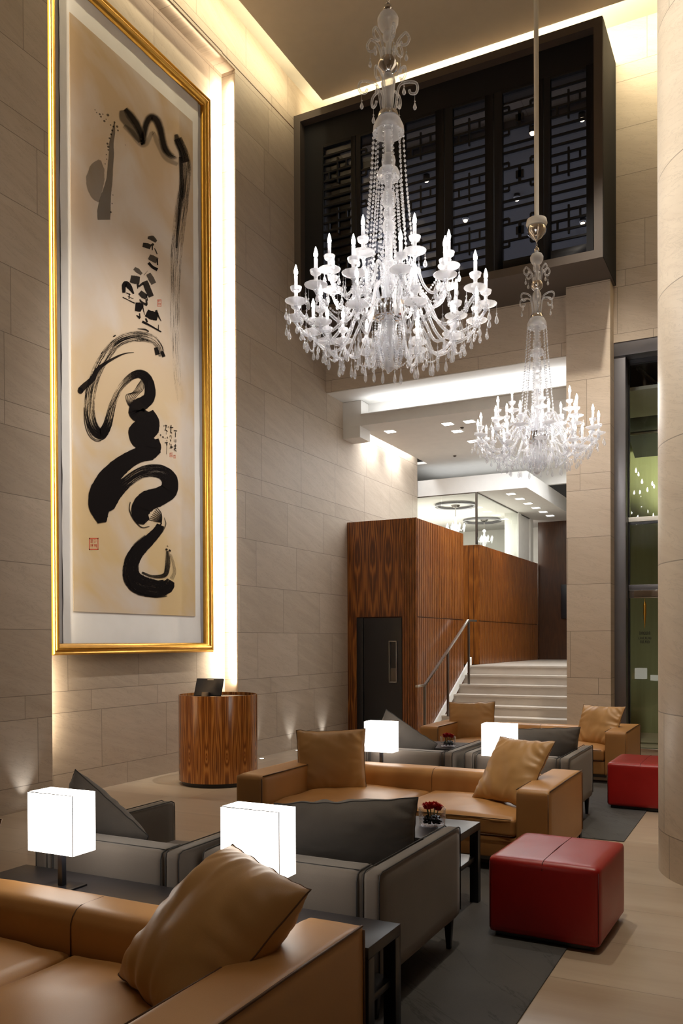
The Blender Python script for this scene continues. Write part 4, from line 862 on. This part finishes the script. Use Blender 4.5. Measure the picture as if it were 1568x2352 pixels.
# ------------------------------------------------------------------ rose bowls
def roses(label, x, y, z, s_=1.):
    t_ = thing('rose_bowl', label, 'flower bowl', (x, y, z), 0, 'bowls of red roses on the coffee tables')
    MB().lathe([(.055*s_, 0), (.08*s_, .006), (.085*s_, .11*s_), (.082*s_, .11*s_), (.076*s_, .012), (.001, .012)], 28, cap=False).build('glass_bowl', 'bowl_glass', t_)
    b = MB(); random.seed(4)
    for k in range(46):
        a, r = random.uniform(0, 2*PI), .062*math.sqrt(random.random())*s_; b.sphere((r*math.cos(a), r*math.sin(a), random.uniform(.022, .058)*s_), random.uniform(.010, .016)*s_, 7, 4, .7)
    b.build('pebbles', 'pebble', t_)['kind'] = 'stuff'
    for k, (rx, ry, rz_) in enumerate(((-.035, 0, .125), (.035, .01, .12), (0, -.03, .135), (.0, .04, .125), (-.045, .04, .115))):
        b = MB(); n_ = 14
        for i in range(n_):
            a = i*2.4; rr = .006+.0021*i; hh = .045-.0012*i
            vs = []; 
            for v_ in range(4):
                for u_ in range(5):
                    aa = a+(u_-2)*.32; q_ = rr*(.55+.45*v_/3)+(.004 if v_ == 3 else 0); vs.append((q_*math.cos(aa), q_*math.sin(aa), -.02+hh*v_/3-.004*abs(u_-2)*(v_ == 3)))
            b.add([(rx*s_+p[0]*s_, ry*s_+p[1]*s_, rz_*s_+p[2]*s_) for p in vs], [(j*5+i_, j*5+i_+1, (j+1)*5+i_+1, (j+1)*5+i_) for j in range(3) for i_ in range(4)])
        q = b.build('rose', 'petal', t_, ang=180); MB().tube([(rx*s_, ry*s_, (rz_-.02)*s_), (rx*.6*s_, ry*.6*s_, .045*s_)], .003, 5).build('stem', 'leaf', q)
roses('glass bowl of red roses and black pebbles on the nearer coffee table', -1.88, 4.93, .508)
roses('glass bowl of red roses on the far coffee table', -3.14, 8.72, .508)

# ------------------------------------------------------------------ chandeliers
def drop_mesh(L_, r):
    return MB().lathe([(.0008, 0), (.0012, -L_*.40), (r*.45, -L_*.47), (.0012, -L_*.54), (r*.35, -L_*.60), (r*.8, -L_*.74), (r, -L_*.84), (r*.75, -L_*.94), (.001, -L_)], 6, cap=False)
def beads(P, r, step):
    P = catmull(P, 10); b = MB(); last = P[0]; b.sphere(P[0], r, 6, 4); b.tube(P, .0012, 3)
    for p in P[1:]:
        if (p-last).length >= step: b.sphere(p, r, 6, 4); last = p
    return b
def pol(r, a, z): return (r*math.cos(a), r*math.sin(a), z)
PX = .003176
def zpx(y): return 6.248-(y-30)*PX     # heights read off the photograph at the near chandelier's distance
def chandelier(label, x, y):
    s = thing('chandelier', label, 'chandelier', (x, y, 0), 0, 'crystal chandeliers hanging from the ceiling')
    MB().lathe([(.028, 6.62), (.028, 9.9)], 16).build('rod', 'enc', s)['label'] = 'white ceiling rod'
    MB().lathe([(.03, 6.66), (.115, 6.65), (.125, 6.60), (.11, 6.57), (.03, 6.57)], 32).build('canopy_cover', 'enc', s, ang=50)
    MB().lathe([(.10, 6.57), (.112, 6.53), (.105, 6.49), (.07, 6.45), (.055, 6.43), (.02, 6.41), (.01, 6.39)], 32).build('canopy', 'chrome', s, ang=50)
    b = MB()
    for i in range(6):
        z = 6.39-i*.028; pts = [(.010*math.cos(a)*(1 if i % 2 else 0), .010*math.cos(a)*(0 if i % 2 else 1), z-.014+.02*math.sin(a)) for a in [2*PI*k/8 for k in range(9)]]; b.tube(pts, .003, 5)
    b.build('chain', 'chrome', s)
    def L(name, prof, mat='crystal_dense', n=20, ang=40): return MB().lathe([(r_, zpx(v_)) for r_, v_ in prof], n).build(name, mat, s, ang=ang)
    L('stem_ball', [(.01, 5), (.03, 12), (.032, 20), (.012, 28)], 'chrome')
    L('crystal_cup', [(.02, 30), (.06, 32), (.078, 42), (.076, 54), (.055, 66), (.03, 72), (.04, 80), (.036, 90), (.018, 96), (.018, 132)])
    L('silver_bowl', [(.03, 133), (.06, 135), (.074, 145), (.070, 155), (.04, 166), (.02, 169)], 'chrome', 28)
    L('crystal_vase', [(.03, 169), (.048, 178), (.052, 190), (.046, 202), (.03, 225), (.034, 252)])
    L('silver_cap', [(.045, 252), (.07, 258), (.08, 270)], 'chrome', 28)
    L('crystal_dome', [(.05, 266), (.09, 275), (.112, 290), (.116, 305), (.10, 302), (.06, 284), (.04, 280)])
    L('crystal_column', [(.030, 300), (.028, 352), (.045, 358), (.052, 368), (.048, 378), (.03, 383)])
    L('crystal_dish', [(.03, 383), (.07, 388), (.082, 398), (.080, 408), (.06, 402), (.035, 404), (.022, 434), (.04, 440), (.052, 452), (.054, 462), (.04, 472), (.02, 476)])
    L('crystal_ball', [(.01, 476), (.035, 480), (.044, 489), (.035, 499), (.012, 503)]); L('crystal_ball', [(.012, 503), (.040, 508), (.050, 520), (.040, 532), (.02, 536)])
    L('crystal_column', [(.03, 536), (.027, 592), (.04, 598), (.045, 608), (.03, 620), (.06, 650), (.05, 690)])
    L('silver_bowl', [(.05, 690), (.125, 698), (.135, 712), (.12, 730), (.06, 742)], 'chrome', 32)
    L('crystal_bowl', [(.06, 742), (.05, 760), (.07, 776), (.05, 800), (.035, 815), (.03, 826), (.04, 835), (.038, 846), (.012, 854)])
    # scroll crowns
    for z0, r1, zt, n_, ph in ((134, .145, 84, 6, .2), (254, .205, 188, 6, .5)):
        zb = zpx(z0); zp = zpx(zt)
        pts = [(.045, 0, zb), (.055, 0, zb+.05), (.075, 0, zp-.04), (.115, 0, zp), (r1-.01, 0, zp+.005), (r1+.012, 0, zp-.035), (r1-.005, 0, zp-.075), (r1-.04, 0, zp-.075), (r1-.05, 0, zp-.05)]
        sc0 = MB().tube(catmull(pts, 6), .0098, 7); q = sc0.build('scroll_arm', 'crystal', s); sub = drop_mesh(.12, .014).build('crystal_drop', 'crystal_dense', q, loc=(r1-.01, 0, zp-.078))
        q.rotation_euler = (0, 0, ph)
        for k in range(1, n_):
            c = q.copy(); COL.objects.link(c); c.parent = s; c.rotation_euler = (0, 0, ph+2*PI*k/n_); d_ = sub.copy(); COL.objects.link(d_); d_.parent = c
    # bead strands
    def strands(P, n_, r, step, ph):
        q = beads(P, r, step).build('bead_strand', 'crystal_dense', s); q.rotation_euler = (0, 0, ph)
        for k in range(1, n_): c = q.copy(); COL.objects.link(c); c.parent = s; c.rotation_euler = (0, 0, ph+2*PI*k/n_)
    strands([(.112, 0, zpx(307)), (.135, 0, zpx(420)), (.165, 0, zpx(520)), (.20, 0, zpx(640))], 12, .0092, .0185, .1)
    strands([(.082, 0, zpx(408)), (.095, 0, zpx(460)), (.115, 0, zpx(540)), (.15, 0, zpx(650))], 8, .0085, .017, .3)
    strands([(.03, 0, zpx(540)), (.055, 0, zpx(580)), (.055, 0, zpx(630)), (.10, 0, zpx(660))], 6, .0085, .017, 0.)
    strands([(.20, 0, zpx(640)), (.30, .05, zpx(700)), (.42, .10, zpx(668))], 12, .008, .017, .1)
    # arms
    drop = drop_mesh(.15, .0150).build('crystal_drop', 'crystal', s, loc=(.1, 0, 3.86)); dm = drop.data; used = [1]
    small = [(0, 0)]; stuff = MB(); dv = drop_mesh(.15, .0150)
    def put_drop(r_, a, z_, sc_=1.):
        if used[0] < 100:
            c = drop.copy(); COL.objects.link(c); c.parent = s; c.location = pol(r_, a, z_); c.rotation_euler = (0, 0, a); c.scale = (1, 1, sc_); used[0] += 1
        else:
            p = pol(r_, a, z_); stuff.add([(vx+p[0], vy+p[1], vz*sc_+p[2]) for vx, vy, vz in dv.v], dv.f)
    def arm_set(n_, R_, zc, pts, ph, tr):
        arm = MB().tube(catmull(pts, 7), [tr*1.25]+[tr]*(7*(len(pts)-1)), 7).build('arm', 'crystal', s)
        subs = [MB().lathe([(.010, -.03), (.02, -.02), (.012, -.012), (.05, .0), (.078, .014), (.080, .019), (.06, .012), (.02, .006)], 18, (R_, 0, zc)).build('drip_pan', 'crystal', arm),
                MB().lathe([(.012, .01), (.03, .022), (.026, .035), (.013, .055), (.014, .075), (.036, .092), (.042, .115), (.036, .118), (.02, .1)], 14, (R_, 0, zc)).build('candle_cup', 'crystal_dense', arm),
                MB().lathe([(.0125, .095), (.0125, .195)], 10, (R_, 0, zc)).build('candle_tube', 'crystal_dense', arm),
                MB().lathe([(.004, .195), (.0135, .212), (.0145, .228), (.009, .25), (.0015, .275)], 8, (R_, 0, zc)).build('bulb', 'bulb', arm)]
        for k in range(n_):
            a = ph+2*PI*k/n_
            if k == 0: arm.rotation_euler = (0, 0, a)
            else:
                c = arm.copy(); COL.objects.link(c); c.parent = s; c.rotation_euler = (0, 0, a)
                for u in subs: d_ = u.copy(); COL.objects.link(d_); d_.parent = c
    view = math.atan2(-y, -x)
    arm_set(14, .70, 4.06, [(.08, 0, 4.10), (.16, 0, 4.21), (.27, 0, 4.16), (.36, 0, 3.97), (.47, 0, 3.88), (.60, 0, 3.93), (.69, 0, 4.02), (.70, 0, 4.06)], view+.11, .0115)
    arm_set(8, .46, 4.30, [(.07, 0, 4.14), (.13, 0, 4.33), (.21, 0, 4.36), (.27, 0, 4.22), (.34, 0, 4.15), (.42, 0, 4.19), (.46, 0, 4.27), (.46, 0, 4.30)], view+PI/8, .0105)
    arm_set(8, .52, 3.93, [(.08, 0, 4.05), (.18, 0, 4.10), (.28, 0, 3.95), (.36, 0, 3.80), (.46, 0, 3.82), (.52, 0, 3.90), (.52, 0, 3.93)], view+.35, .0105)
    for k in range(14):
        a0 = view+.11+2*PI*k/14
        for j in range(5):
            q = 2*PI*j/5+.3; cx, cy_ = .70*math.cos(a0)+.076*math.cos(q), .70*math.sin(a0)+.076*math.sin(q); put_drop(math.hypot(cx, cy_), math.atan2(cy_, cx), 4.07, .95)
    for k in range(8):
        a0 = view+PI/8+2*PI*k/8
        for j in range(4):
            q = 2*PI*j/4; cx, cy_ = .46*math.cos(a0)+.076*math.cos(q), .46*math.sin(a0)+.076*math.sin(q); put_drop(math.hypot(cx, cy_), math.atan2(cy_, cx), 4.31, .8)
        a0 = view+.35+2*PI*k/8
        for j in range(5):
            q = 2*PI*j/5; cx, cy_ = .52*math.cos(a0)+.076*math.cos(q), .52*math.sin(a0)+.076*math.sin(q); put_drop(math.hypot(cx, cy_), math.atan2(cy_, cx), 3.94, .95)
    for n_, r_, z_, sc_ in ((20, .60, 3.93, .9), (18, .47, 3.88, 1.25), (16, .36, 3.86, 1.4), (14, .25, 3.96, 1.6), (12, .16, 4.0, 1.6), (10, .09, 3.92, 1.2)):
        for k in range(n_): put_drop(r_, 2*PI*k/n_+r_*7, z_+.01*math.sin(k*2.1), sc_)
    q = stuff.build('crystal_fringe', 'crystal', s); q['kind'] = 'stuff'; q['label'] = 'dense fringe of hanging crystal drops'
    # swags of beads between the outer arms
    a1 = 2*PI/14; P = [pol(.69, .11+0, 4.03), pol(.64, .11+a1*.3, 3.90), pol(.63, .11+a1*.5, 3.87), pol(.64, .11+a1*.7, 3.90), pol(.69, .11+a1, 4.03)]
    strands(P, 14, .0075, .016, view)
    strands([(.10, 0, 4.05), (.11, 0, 3.85), (.08, .02, 3.68)], 12, .008, .0165, .2)
    return s
c1 = chandelier('large near crystal chandelier with many lit candle bulbs', -2.515, 5.75)
c2 = copy_tree(c1); c2.location = (-2.505, 10.1, 0); c2.rotation_euler = (0, 0, .35); c2['label'] = 'far crystal chandelier on a white rod before the pillar'
# two small ones in the glass room
def mini(label, x, y):
    s = thing('small_chandelier', label, 'chandelier', (x, y, 4.65), 0, 'small chandeliers in the glass room')
    MB().lathe([(.10, -.002), (.07, -.05), (.02, -.06), (.008, -.07), (.008, -.25)], 16).build('canopy', 'darkmetal', s)
    MB().lathe([(.02, -.25), (.05, -.29), (.02, -.33), (.03, -.42), (.11, -.46), (.02, -.5), (.05, -.6), (.01, -.72)], 14).build('crystal_stem', 'crystal_dense', s)
    b = MB()
    for k in range(8):
        a = 2*PI*k/8; b.tube([pol(.03, a, -.5), pol(.14, a, -.56), pol(.2, a, -.46)], .007, 5); b.lathe([(.001, -.40), (.03, -.46), (.001, -.60)], 6, (.2*math.cos(a), .2*math.sin(a), 0), False)
    b.build('crystal_arms', 'crystal_dense', s)
mini('small chandelier nearest the glass corner in the bright room', -6.25, 17.9); mini('small chandelier deeper in the bright glass room', -6.35, 20.3)
